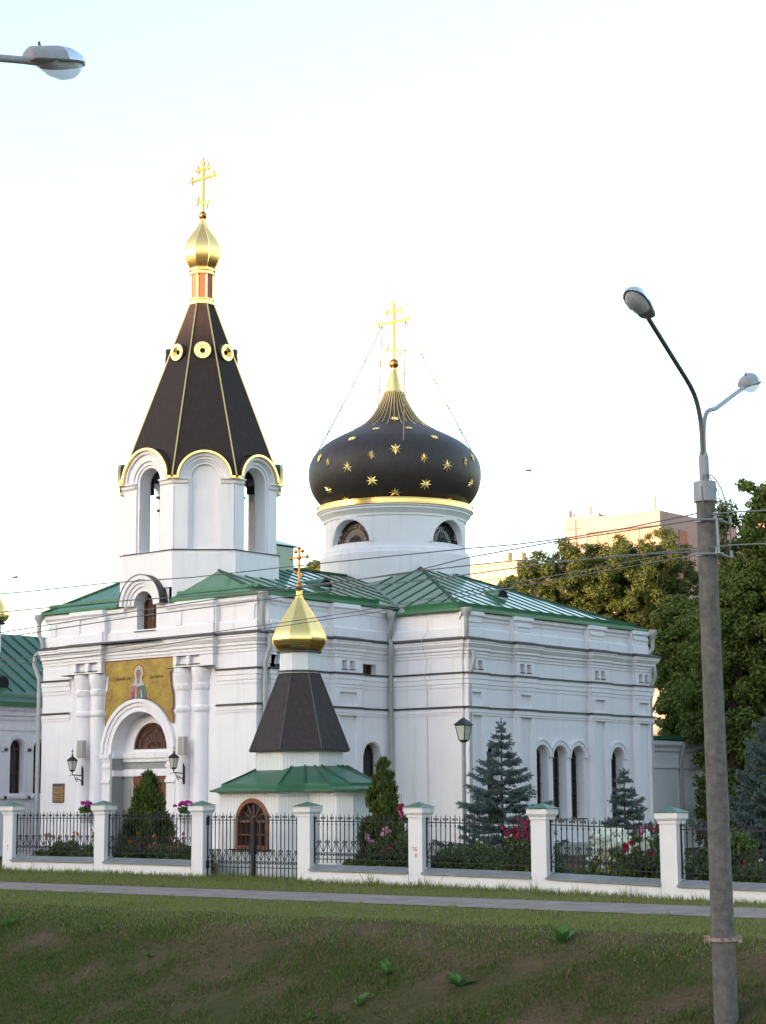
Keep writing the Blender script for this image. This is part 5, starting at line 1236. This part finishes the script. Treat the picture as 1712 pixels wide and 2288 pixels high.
def tree(name, label, base, crown, trunk_r, leaf, nleaf, size, seed, nbl, bs, cat='tree', group=None, extra=()):
    """crown: list of (dx, dy, z, rx, rz)"""
    rs = np.random.RandomState(seed); base = Vector(base); r_ = root(name, label, cat, base, group)
    bl = list(extra); k = MB(); lim = []
    tot = sum(c[3]**2*c[4] for c in crown)
    for dx, dy, z, rx, rz_ in crown:
        cb_ = crown_blobs((base.x+dx, base.y+dy, z), rx, rz_, max(6, int(nbl*rx*rx*rz_/tot)), rs, bs); bl += cb_
    zt = max(c[2] for c in crown)
    k.tube([base-ZU*.3, base+Vector((.1, 0, (zt-base.z)*.35)), Vector((base.x+crown[0][0]*.5, base.y+crown[0][1]*.5, base.z+(zt-base.z)*.7)), Vector((base.x+crown[0][0], base.y+crown[0][1], zt+crown[0][4]*.4))], trunk_r, 10, r2=trunk_r*.15)
    for _ in range(26):
        b_ = bl[rs.randint(len(bl))]; zz = min(base.z+(zt-base.z)*(.3+.5*rs.rand()), b_[2]-.2); f_ = (zz-base.z)/(zt-base.z)
        s_ = Vector((base.x+crown[0][0]*f_*.7, base.y+crown[0][1]*f_*.7, zz)); e_ = Vector(b_[:3]); k.tube([s_, s_.lerp(e_, .5)+ZU*.4, e_], trunk_r*.33, 5, r2=trunk_r*.05)
    k.build('trunk', 'bark', r_, base)
    foliage('crown', leaf, r_, bl, nleaf, size, base, seed+1); return r_
def gpt(u, v, d): q_ = at(u, v, d); return Vector((q_.x, q_.y, gz(q_.x, q_.y)))
def vz(v, d): return at(856, v, d).z
def off(base, u, d): q_ = at(u, 1500, d); return q_.x-base.x, q_.y-base.y
# big dark broadleaf tree at the right
D = 74; bs_ = gpt(1640, 1900, D)
def cr(base, u, v, d, ru, rv): dx, dy = off(base, u, d); return (dx, dy, at(u, v, d).z, ru*d/FPX, rv*d/FPX)
tree('broadleaf_tree', 'tall dark green broadleaf tree behind the concrete pole', bs_, [cr(bs_, 1700, 1230, D, 105, 165), cr(bs_, 1690, 1420, D, 140, 150), cr(bs_, 1640, 1590, D+1, 120, 130), cr(bs_, 1680, 1770, D, 130, 110), cr(bs_, 1590, 1680, D+1, 62, 60), cr(bs_, 1610, 1800, D, 60, 90), cr(bs_, 1700, 1860, D, 90, 70)], .35, 'lime', 150000, .085, 31, 520, .46)
D = 82; bs_ = gpt(1530, 1900, D)
tree('broadleaf_tree', 'bushy mid green tree right behind the east end of the church', bs_, [cr(bs_, 1520, 1480, D, 75, 70), cr(bs_, 1545, 1600, D, 85, 100), cr(bs_, 1540, 1390, D, 60, 60)], .22, 'lime', 50000, .092, 41, 190, .42)
D = 118; bs_ = gpt(1440, 1900, D)
tree('broadleaf_tree', 'wide olive tree catching low sun behind the church roof', bs_, [cr(bs_, 1390, 1295, D, 130, 80), cr(bs_, 1290, 1295, D, 95, 75), cr(bs_, 1500, 1265, D, 95, 80), cr(bs_, 1430, 1370, D, 140, 85), cr(bs_, 1210, 1275, D, 48, 50), cr(bs_, 1235, 1340, D, 72, 60), cr(bs_, 1330, 1260, D, 80, 50), cr(bs_, 1500, 1420, D, 80, 120), cr(bs_, 1420, 1250, D, 80, 50), cr(bs_, 1260, 1235, D, 40, 28)], .4, 'olive', 170000, .09, 51, 800, .46)
D = 112; bs_ = gpt(705, 1900, D)
tree('broadleaf_tree', 'small leafy treetop between bell tower and dome', bs_, [cr(bs_, 708, 1275, D, 26, 34), cr(bs_, 690, 1300, D, 24, 30), cr(bs_, 730, 1290, D, 20, 30)], .15, 'lime', 5200, .14, 61, 22, .45)
D = 125; bs_ = gpt(1130, 1900, D)
tree('broadleaf_tree', 'small sunlit treetop before the far yellow block', bs_, [cr(bs_, 1138, 1312, D, 20, 30), cr(bs_, 1100, 1330, D, 22, 22)], .15, 'olive', 3000, .15, 71, 16, .5)
for tx, ty, lab in ((4, -27, 'unseen tree added to darken the south wall, nearest the street'), (15, -23, 'unseen tree added to darken the south wall, opposite the three windows'), (26, -24, 'unseen tree added to darken the south wall, behind the others')):  # unseen trees added outside the frame to darken the south side
    tree('broadleaf_tree', lab, (tx, ty, z0(ty)), [(0, 0, 8.5, 4.6, 5.5), (1.5, 1, 5.5, 4.2, 4)], .3, 'lime', 9000, .34, 81+tx, 60, 1.5)
# conifers
def spruce(label, base, H, Rb, seed, lev):
    rs = np.random.RandomState(seed); base = Vector(base); r_ = root('blue_spruce', label, 'spruce', base, 'blue spruces behind the fence')
    k = MB(); k.tube([base-ZU*.2, base+ZU*H*.97], .03+.02*H/3, 6, r2=.008); Cs = []; Ns = []; Sz = []
    tw = []
    for i in range(lev):
        f_ = i/(lev-1); z = .12+(H*.93-.12)*f_**.92; L0 = Rb*(1-f_)**.85+.06; nb = int(10-4*f_)
        for j in range(nb):
            a = 2*math.pi*(j+rs.rand()*.7)/nb+i*1.3; L = L0*(.55+.75*rs.rand()); up_ = .10+.45*f_
            dv = Vector((math.cos(a), math.sin(a), 0)); s0 = base+ZU*(z+(rs.rand()-.5)*.12); pts = [s0+dv*(L*t)+ZU*(L*(up_*t*.7-.28*t*(1-t))) for t in (0, .35, .7, 1)]
            k.tube(pts, .012, 4, r2=.004); sd_ = Vector((-dv.y, dv.x, 0))
            nt = max(2, int(L/.10))
            lines = [(pts[0].lerp(pts[1], .3), pts[3])]
            for q_ in range(nt):
                t = .25+.72*q_/nt; b0 = pts[0].lerp(pts[3], t)-ZU*(L*.12*(1-t)*t*2)
                for s_ in (-1, 1):
                    l_ = (L*.42*(1-t)+.10)*(.7+.5*rs.rand()); e_ = b0+(dv*.75+sd_*s_*.75)*l_+ZU*l_*(.05-.25*rs.rand()); lines.append((b0, e_))
            tw += lines
    tw.append((base+ZU*(H*.86), base+ZU*H*1.0))
    for j in range(5):
        a = j*1.257; tw.append((base+ZU*H*.93, base+ZU*H*.98+Vector((math.cos(a), math.sin(a), 0))*.13))
    A_ = np.array([p[0][:] for p in tw]); B_ = np.array([p[1][:] for p in tw]); ln = np.linalg.norm(B_-A_, axis=1)
    per = np.maximum(10, (ln/.005)).astype(int); idx = np.repeat(np.arange(len(tw)), per); n_ = len(idx)
    t = rs.rand(n_)[:, None]; c_ = A_[idx]*(1-t)+B_[idx]*t; ax = (B_-A_)/(ln[:, None]+1e-6); ax = ax[idx]
    rv = rs.normal(size=(n_, 3)); rv -= (rv*ax).sum(1)[:, None]*ax; rv /= np.linalg.norm(rv, axis=1)[:, None]
    dirn = rv*.8+ax*.6; dirn /= np.linalg.norm(dirn, axis=1)[:, None]; ln_ = .042+.02*rs.rand(n_)
    sd_ = np.cross(dirn, rs.normal(size=(n_, 3))); sd_ /= np.linalg.norm(sd_, axis=1)[:, None]
    V = np.stack([c_-sd_*.011, c_+sd_*.011, c_+dirn*ln_[:, None]], 1).reshape(-1, 3)-np.array(base)
    k.build('trunk', 'bark', r_, base); arrmesh('needles', V, np.arange(n_*3).reshape(-1, 3), 'spruce', r_, k=3); return r_
b1_ = gpt(1125, 1960, 48.2); spruce('tall blue spruce in front of the right corner downpipe', b1_, at(1125, 1606, 48.2).z-b1_.z, 1.5, 3, 16)
b1_ = gpt(1400, 1960, 49.5); spruce('slender young blue spruce before the single right window', b1_, at(1400, 1716, 49.5).z-b1_.z, .9, 4, 13)
b1_ = gpt(1738, 1960, 46.5); spruce('wide blue spruce cut by the right edge behind the pole', b1_, at(1738, 1560, 46.5).z-b1_.z, 2.05, 5, 18)
def thuja(label, base, H, Rb, seed, n_):
    rs = np.random.RandomState(seed); base = Vector(base); r_ = root('thuja', label, 'conical bush', base, 'conical thujas in the yard'); k = MB(); k.tube([base-ZU*.1, base+ZU*H*.8], .05, 6, r2=.01); k.build('trunk', 'bark', r_, base)
    bl = []
    for i in range(170):
        f_ = rs.rand()**1.25; z = H*(.04+.93*f_); rr_ = Rb*(1-f_)**.62*(.85 if f_ > .12 else .75)*math.sqrt(rs.rand()*.8+.2); a = rs.rand()*6.283; bl.append((base.x+rr_*math.cos(a), base.y+rr_*math.sin(a), base.z+z, Rb*.26*(1.1-f_*.6)))
    for i in range(14):
        a = rs.rand()*6.283; q_ = .2*Rb*rs.rand(); bl.append((base.x+q_*math.cos(a), base.y+q_*math.sin(a), base.z+H*(.86+.12*rs.rand()), Rb*.09))
    rs2 = np.random.RandomState(seed+9); B = np.array(bl); vol = B[:, 3]**2; idx = rs2.choice(len(B), n_, p=vol/vol.sum()); d_ = rs2.normal(size=(n_, 3)); d_ /= np.linalg.norm(d_, axis=1)[:, None]
    c_ = B[idx, :3]+d_*(B[idx, 3]*rs2.rand(n_)**.4)[:, None]; up_ = np.array([0, 0, 1.0]); rad = c_-np.array(base); rad[:, 2] = 0; rad /= np.linalg.norm(rad, axis=1)[:, None]+1e-6
    ax = up_*.9+rad*.5+rs2.normal(size=(n_, 3))*.35; ax /= np.linalg.norm(ax, axis=1)[:, None]; sd_ = np.cross(ax, rad+rs2.normal(size=(n_, 3))*.4); sd_ /= np.linalg.norm(sd_, axis=1)[:, None]
    s = (.035+.04*rs2.rand(n_))[:, None]; V = np.stack([c_-ax*s, c_-sd_*s*.38, c_+ax*s*1.2, c_+sd_*s*.38], 1).reshape(-1, 3)-np.array(base)
    arrmesh('foliage', V, np.arange(n_*4).reshape(-1, 4), 'thuja', r_); return r_
q_ = onx(330, 1945, FX+1.15); b1_ = Vector((q_.x, q_.y, z0(q_.y))); thuja('broad conical bush in front of the wooden church door', b1_, onx(331, 1722, FX+1.15).z-b1_.z, 1.02, 21, 19000)
q_ = onx(858, 1970, FX+1.7); b1_ = Vector((q_.x, q_.y, z0(q_.y))); thuja('tall slim thuja right of the wooden chapel', b1_, onx(858, 1690, FX+1.7).z-b1_.z, .82, 22, 22000)
def herb(name, label, cat, base, w_, h_, seed, n_, flowers=(), size=.045, group=None, leaf='herb', dz=.0):
    """leafy clump w_ x h_ with flowers: (material, count, part, z0, z1, size)"""
    rs = np.random.RandomState(seed); base = Vector(base); r_ = root(name, label, cat, base, group)
    bl = []
    for i in range(46): 
        a = rs.rand()*6.283; q_ = w_*math.sqrt(rs.rand())*.9; bl.append((max(base.x+q_*.55*math.cos(a), FX+.34+.12*h_), base.y+q_*math.sin(a), base.z+h_*(.08+.75*rs.rand()*(1-.35*q_/w_)), .10+.12*h_))
    foliage('foliage', leaf, r_, bl, int(n_*1.9), size, base, seed, .45)
    for fm, cnt, part, za, zb, fs in flowers:
        c_ = []; 
        for i in range(cnt):
            a = rs.rand()*6.283; q_ = w_*math.sqrt(rs.rand()); c_.append((max(base.x+q_*.5*math.cos(a), FX+.32), base.y+q_*math.sin(a), base.z+za+(zb-za)*rs.rand(), fs))
        for qi, q_ in enumerate(c_): foliage(part, fm, r_, [q_], 26 if fs > .06 else 14, fs*.62, base, seed+3+qi*7, .8)
        for x_, y_, z_, _ in c_[:30]: k = MB(); k.tube([(x_+rs.normal()*.04, y_+rs.normal()*.04, base.z+h_*.3), (x_, y_, z_)], .006, 4); k.build('stem', 'herb', r_, base)
    return r_
def yard(y, dx): return Vector((FX+dx, y, z0(y)))
herb('daylily_clump', 'orange daylily bed behind the leftmost railing', 'flowers', yard(-.4, .75), 1.6, .95, 101, 5200, (('orange', 22, 'flower', .72, 1.08, .05), ('redf', 5, 'bud', .7, .95, .035)), .06)
herb('rose_stem', 'spindly pale rose stalk above the left lily bed', 'flowers', yard(-.95, .65), .4, .9, 102, 700, (('orange', 3, 'flower', .9, 1.25, .04),), .04)
herb('daylily_clump', 'orange daylilies round the foot of the conical bush', 'flowers', yard(-4.05, .6), 1.6, .95, 103, 5600, (('orange', 20, 'flower', .65, 1.1, .05),), .06)
herb('pale_perennial', 'pale dry stalks just left of the gate pillar', 'flowers', yard(-5.2, .7), .3, .75, 104, 700, (('mcream' if False else 'paleP', 4, 'flower', .6, .95, .03),), .04)
herb('ground_cover_bush', 'low green leafy bush behind the railing right of the gate', 'bush', yard(-10.9, .6), 1.1, .7, 105, 4200, (), .06)
herb('leafy_shrub', 'leafy green shrub under the hollyhocks beside thuja', 'bush', yard(-12.0, .65), .9, 1.4, 106, 5600, (), .055)
herb('leafy_shrub', 'leafy shrub with small white flowers left of the tall spruce', 'bush', yard(-13.75, .8), .8, 1.35, 107, 4200, (('whitef', 10, 'flower', .7, 1.1, .035),), .05)
herb('leafy_shrub', 'dark leafy shrub below the red hollyhocks by the middle pillar', 'bush', yard(-15.7, .6), .8, 1.25, 108, 5000, (), .055)
herb('leafy_shrub', 'dark low shrub at the foot of the tall spruce', 'bush', yard(-14.75, .5), 1.1, .7, 118, 2400, (), .05)
herb('white_phlox', 'round bush of white flower heads behind the railing', 'flowers', yard(-17.35, 1.4), .78, 1.0, 109, 3800, (('whitef', 90, 'flower', .45, 1.3, .11),), .05)
herb('yellow_daisies', 'low clump of yellow daisies right of the white flower bush', 'flowers', yard(-17.95, .75), .75, .62, 110, 2600, (('yellow', 20, 'flower', .45, .8, .045),), .05)
herb('leafy_shrub', 'green undergrowth at the foot of the slender spruce', 'bush', yard(-18.9, .6), .8, .95, 111, 4600, (), .05)
herb('leafy_shrub', 'low undergrowth in front of the white flower bush', 'bush', yard(-17.1, .5), .85, .55, 119, 2400, (), .05)
herb('leafy_shrub', 'dark tall shrub with red and white blooms left of the lamp pole', 'bush', yard(-20.5, .9), .8, 1.55, 112, 5600, (('redf', 3, 'flower', .6, 1.0, .05), ('whitef', 5, 'bloom', .3, 1.2, .04)), .06)
herb('leafy_shrub', 'dark low shrub right of the lamp pole under the wide spruce', 'bush', yard(-21.9, .5), 1.1, 1.0, 113, 3200, (), .05)
def hollyhock(label, u, v0, v1, dx, m_, seed, spread=.07):
    q_ = onx(u, v1, FX+dx); b_ = Vector((q_.x, q_.y, z0(q_.y))); zt = onx(u, v0, FX+dx).z; zb = q_.z; rs = np.random.RandomState(seed); r_ = root('hollyhock', label, 'hollyhock', b_, 'hollyhocks along the fence')
    k = MB(); k.tube([b_, Vector((b_.x, b_.y, zt+.22))], .012, 5, r2=.005); k.build('stem', 'herb', r_, b_)
    n_ = max(3, int((zt-zb)/.075)); bl = [(b_.x+rs.normal()*spread*.5, b_.y+rs.normal()*spread, zb+(zt-zb)*(i+.5)/n_, .052) for i in range(n_)]
    [foliage('flower', m_, r_, [q_], 34, .042, b_, seed+qi*5, .9) for qi, q_ in enumerate(bl)]
    bl = [(b_.x+rs.normal()*.08, b_.y+rs.normal()*.12, b_.z+(zb-b_.z)*rs.rand(), .11) for i in range(9)]; foliage('foliage', 'herb', r_, bl, 420, .05, b_, seed+1, .7)
for a in (('pink red hollyhock on the right flank of the thuja', 897, 1795, 1830, .55, 'pinkf', 201), ('pale pink hollyhock in front of the thuja', 826, 1864, 1884, .35, 'paleP', 202), ('second pale hollyhock lower before the thuja', 860, 1850, 1866, .4, 'paleP', 203), ('small red hollyhock low beside the marked pillar', 862, 1893, 1902, .35, 'redf', 204),
          ('tall crimson hollyhock left of the middle pillar', 1161, 1828, 1880, .5, 'pinkf', 205), ('crimson hollyhock touching the middle pillar', 1180, 1830, 1885, .45, 'pinkf', 206), ('deep pink hollyhock nearest the tall spruce', 1137, 1848, 1868, .5, 'pinkf', 207), ('crimson hollyhock half behind the spruce twigs', 1149, 1850, 1872, .55, 'redf', 208),
          ('bright red hollyhock before the slender spruce', 1404, 1878, 1902, .4, 'redf', 209), ('red hollyhock top right by the pillar before the pole', 1465, 1843, 1858, .4, 'redf', 210), ('small red hollyhock low right before the pole pillar', 1461, 1903, 1913, .4, 'redf', 211), ('pale hollyhock beside the slender spruce', 1429, 1850, 1866, .5, 'paleP', 212)): hollyhock(*a)
def basket(label, u, seed):
    q_ = onx(u, 1806, -.55); o = Vector((q_.x, q_.y, q_.z-.25)); rs = np.random.RandomState(seed); r_ = root('flower_pot', label, 'flower pot', o, 'pots of pink flowers by the portal')
    k = MB(); k.lathe([(.14, -.22), (.20, .02), (.22, .04), (.22, .09), (.19, .09)], o, 14); k.tube([(o.x, o.y, o.z-.2), (-.3, o.y, o.z-.2)], .02, 5); k.build('pot', 'terra', r_, o)
    foliage('foliage', 'herb', r_, [(o.x+rs.normal()*.07, o.y+rs.normal()*.1, o.z+.15+.1*rs.rand(), .12) for i in range(7)], 420, .045, o, seed, .7)
    foliage('blossom', 'magenta', r_, [(o.x+rs.normal()*.09, o.y+rs.normal()*.12, o.z+.33+.13*rs.rand(), .06) for i in range(12)], 420, .032, o, seed+2, .9)
basket('pot of magenta flowers below the left wall lantern', 191, 301); basket('pot of magenta flowers below the right wall lantern', 414, 302)
# yard lamp post
q_ = at(1039, 1880, 51); o = Vector((q_.x, q_.y, gz(q_.x, q_.y))); r_ = root('lantern_post', 'pale steel post with a glazed lantern before the right corner', 'lamp post', o)
zt = at(1039, 1659, 51).z; k = MB(); k.tube([o, Vector((o.x, o.y, zt))], .055, 10); k.build('post', 'galv', r_, o)
lantern_head(r_, (o.x, o.y, zt+.02), .84, o, 4)
# weeds on the bank
def weed(label, u, v, h_, seed, n_=8):
    p = ground_hit(u, v); rs = np.random.RandomState(seed); r_ = root('burdock', label, 'weed', p, 'broad-leaved weeds on the bank'); k = MB()
    for i in range(n_+5):
        a = rs.rand()*6.283; el = .45+.85*rs.rand(); L = h_*1.35*(.6+.6*rs.rand()); d_ = Vector((math.cos(a)*math.cos(el), math.sin(a)*math.cos(el), math.sin(el))); s_ = d_.cross(ZU).normalized()
        if s_.length < .1: s_ = Vector((1, 0, 0))
        b_ = len(k.v); m_ = 7
        for j in range(m_):
            t = j/(m_-1); w_ = L*.15*math.sin(math.pi*min(1, .12+t*.88))**.7*(1-.2*t)*(1+.22*math.sin(j*2.6)); c_ = p+d_*(L*t)-ZU*(L*.22*t*t)
            k.v += [tuple(c_-s_*w_+ZU*w_*.25), tuple(c_), tuple(c_+s_*w_+ZU*w_*.25)]
        for j in range(m_-1):
            for q in (0, 1): k.face((b_+3*j+q, b_+3*j+q+1, b_+3*j+3+q+1, b_+3*j+3+q), True)
    k.build('leaves', 'burdock', r_, p)
for a in (('largest broad-leaved weed near the top of the bank at right', 1256, 2108, .34, 1, 9), ('broad-leaved weed in the middle of the bank', 1026, 2205, .32, 2, 8), ('upright pointed weed left of the middle of the bank', 873, 2178, .26, 3, 5), ('small weed at the bottom of the bank', 803, 2248, .22, 4, 6), ('small pale weed on the bank at the left edge', 18, 2070, .24, 5, 5), ('tiny pale weed on the left part of the bank', 333, 2140, .13, 6, 4), ('small low weed at the bottom frame edge', 690, 2280, .16, 7, 5)): weed(*a)
# ------------------------------------------------------------------ far blocks
M['pinkwall'] = mat('pink_render', (.40, .285, .25), .85, 0, .12, .4); M['yelwall'] = mat('cream_render', (.58, .46, .30), .85, 0, .1, .4); M['oglass'] = mat('sunset_tinted_glazing', (.34, .15, .035), .3, 0, .6, .9, spec=.8); M['greyb'] = mat('panel_concrete', (.30, .29, .28), .9, 0, .15, .5)  # loggia glazing is orange-brown: the sunset's reflection put into the colour
XB = 108.0; o = Vector((XB, 55, 0)); AB = root('apartment_block', 'pink apartment block with antennas rising beyond the olive tree', 'apartment block', o)
ya, yb, yc_ = onx(1260, 1155, XB+2).y, onx(1313, 1163, XB).y, onx(1477, 1143, XB).y; zt = onx(1400, 1150, XB).z; zl = onx(1285, 1155, XB+2).z
k = MB().use('pinkwall'); k.box(XB+2, XB+16, ya, yb, 0, zl); k.box(XB, XB+14, yb, yc_, 0, zt); k.box(XB+14.1, XB+34, yc_+1, yb, 0, zt-1.0)
q = ony(1560, 1130, yc_-4); k.box(XB+19, XB+36, yc_-16, yc_+.9, 0, zt+1.6)
k.box(XB-.15, XB, yb+.1, yc_+.05, zt-1.3, zt+.1)
M['joint'] = mat('panel_joint', (.16, .12, .11), .9); k.use('joint')
for fl_ in range(6):
    zz = zt-2.9*fl_-.4; k.box(XB+1.96, XB+2, yb+.05, ya, zz-.06, zz); k.box(XB+14.2, XB+34, yc_+.96, yc_+1, zz-.06-1, zz-1)
for q_ in (.33, .66): k.box(XB+1.95, XB+2, yb+(ya-yb)*q_-.05, yb+(ya-yb)*q_+.05, 0, zl-.3)
k.box(XB-.17, XB-.15, yb+.1, yc_+.05, zt-1.38, zt-1.3); ab = k.build('wall', None, AB, o)
k = MB()
for fl_ in range(9):
    zz = zt-1.5-fl_*2.9; n_ = 7
    for i in range(n_):
        y0_ = yb+(yc_-yb)*(i+.04)/n_; y1_ = yb+(yc_-yb)*(i+.96)/n_; w_ = MB(); w_.box(XB-.08, XB-.02, y0_, y1_, zz-1.5, zz)
        if fl_ < 4: w_.build('window', 'oglass', AB, o)
for fl_ in range(3):
    for i in range(3):
        w_ = MB(); xx = XB+3+i*3.6; w_.box(xx, xx+1.5, yc_-.06, yc_-.01, zt-3-fl_*2.9, zt-1.5-fl_*2.9); w_.build('window', 'glass', AB, o)
def ant(u, v0, v1, r, name='antenna', yag=False, m_='wire'):
    b_ = onx(u, v1, XB+4); t_ = onx(u, v0, XB+4); k = MB(); k.tube([b_-ZU*.8, t_], r, 5)
    if yag:
        for z_ in (.95, .75, .55): p = b_.lerp(t_, z_); k.tube([p-Vector((0, 1.2*(1.3-z_), 0)), p+Vector((0, 1.2*(1.3-z_), 0))], .03, 4)
    k.build(name, m_, AB, o)
ant(1297, 1056, 1150, .035); ant(1356, 1098, 1150, .04, 'antenna', True); ant(1464, 1109, 1142, .16, 'antenna', False, 'pinkwall'); ant(1320, 1132, 1160, .22, 'antenna', False, 'pinkwall'); ant(1275, 1142, 1158, .16); ant(1340, 1146, 1160, .14); ant(1283, 1147, 1158, .1)
o = Vector((112, 75, 0)); A2 = root('apartment_block', 'lower cream apartment block beside the right side of the drum', 'apartment block', o)
XB2 = 112.0; y1_ = onx(1155, 1258, XB2).y; z1_ = onx(1155, 1258, XB2).z; k = MB(); k.box(XB2, XB2+14, y1_, y1_+26, 0, z1_); k.build('wall', 'yelwall', A2, o)
k = MB(); k.box(XB2-.3, XB2+14.3, y1_-.3, y1_+26.3, z1_-1.4, z1_-1.1); k.box(XB2-.2, XB2+14.2, y1_-.2, y1_+26.2, z1_+.001, z1_+.3); k.build('parapet', 'yelwall', A2, o)
for u in (1133, 1164):
    q = onx(u, 1252, XB2+5); k = MB(); k.box(q.x-.4, q.x+.4, q.y-.45, q.y+.45, z1_+.3, q.z+.8); k.build('chimney', 'yelwall', A2, o)
for i in range(5):
    for fl_ in range(3):
        k = MB(); y_ = y1_+2+i*4; k.box(XB2-.05, XB2-.01, y_, y_+1.6, z1_-3.6-fl_*2.9, z1_-2.1-fl_*2.9); k.build('window', 'oglass', A2, o)
# unseen block added behind the camera: its shadow covers the yard and most of the church
o = Vector((-165, 20, 0)); A3 = root('apartment_block', 'unseen long grey apartment block added behind the viewer to shade the church', 'apartment block', o)
k = MB(); k.box(-180, -165, -190, 330, 0, 32.4); k.build('wall', 'greyb', A3, o); k = MB(); k.box(-180.4, -164.6, -190.4, 330.4, 32.41, 32.8); k.build('parapet', 'greyb', A3, o)
# birds
def bird(label, u, v, d, s_):
    p = at(u, v, d); r_ = root('bird', label, 'bird', p, 'birds in the sky'); k = MB()
    f_ = (RT*.8+FH*.5).normalized(); sd_ = f_.cross(ZU)
    k.tube([-f_*.16*s_, -f_*.08*s_, Vector((0, 0, 0)), f_*.09*s_, f_*.14*s_, f_*.17*s_], .045*s_, 8, r2=.012*s_); k.sphere(f_*.13*s_+ZU*.01, .035*s_, 8)
    for g_ in (-1, 1):
        a_ = f_*.06*s_; b_ = f_*-.05*s_; k.poly([a_, a_+sd_*g_*.16*s_+ZU*.07*s_, sd_*g_*.36*s_-f_*.06*s_+ZU*.03*s_, b_+sd_*g_*.14*s_+ZU*.05*s_, b_])
    k.poly([-f_*.14*s_, -f_*.28*s_+sd_*.05*s_, -f_*.25*s_, -f_*.28*s_-sd_*.05*s_]); k.build('body', 'iron', r_)
bird('tiny dark bird in the sky right of the dome', 1182, 1052, 90, 1.0); bird('tiny dark bird in the sky at the left edge', 35, 1290, 100, 1.0)
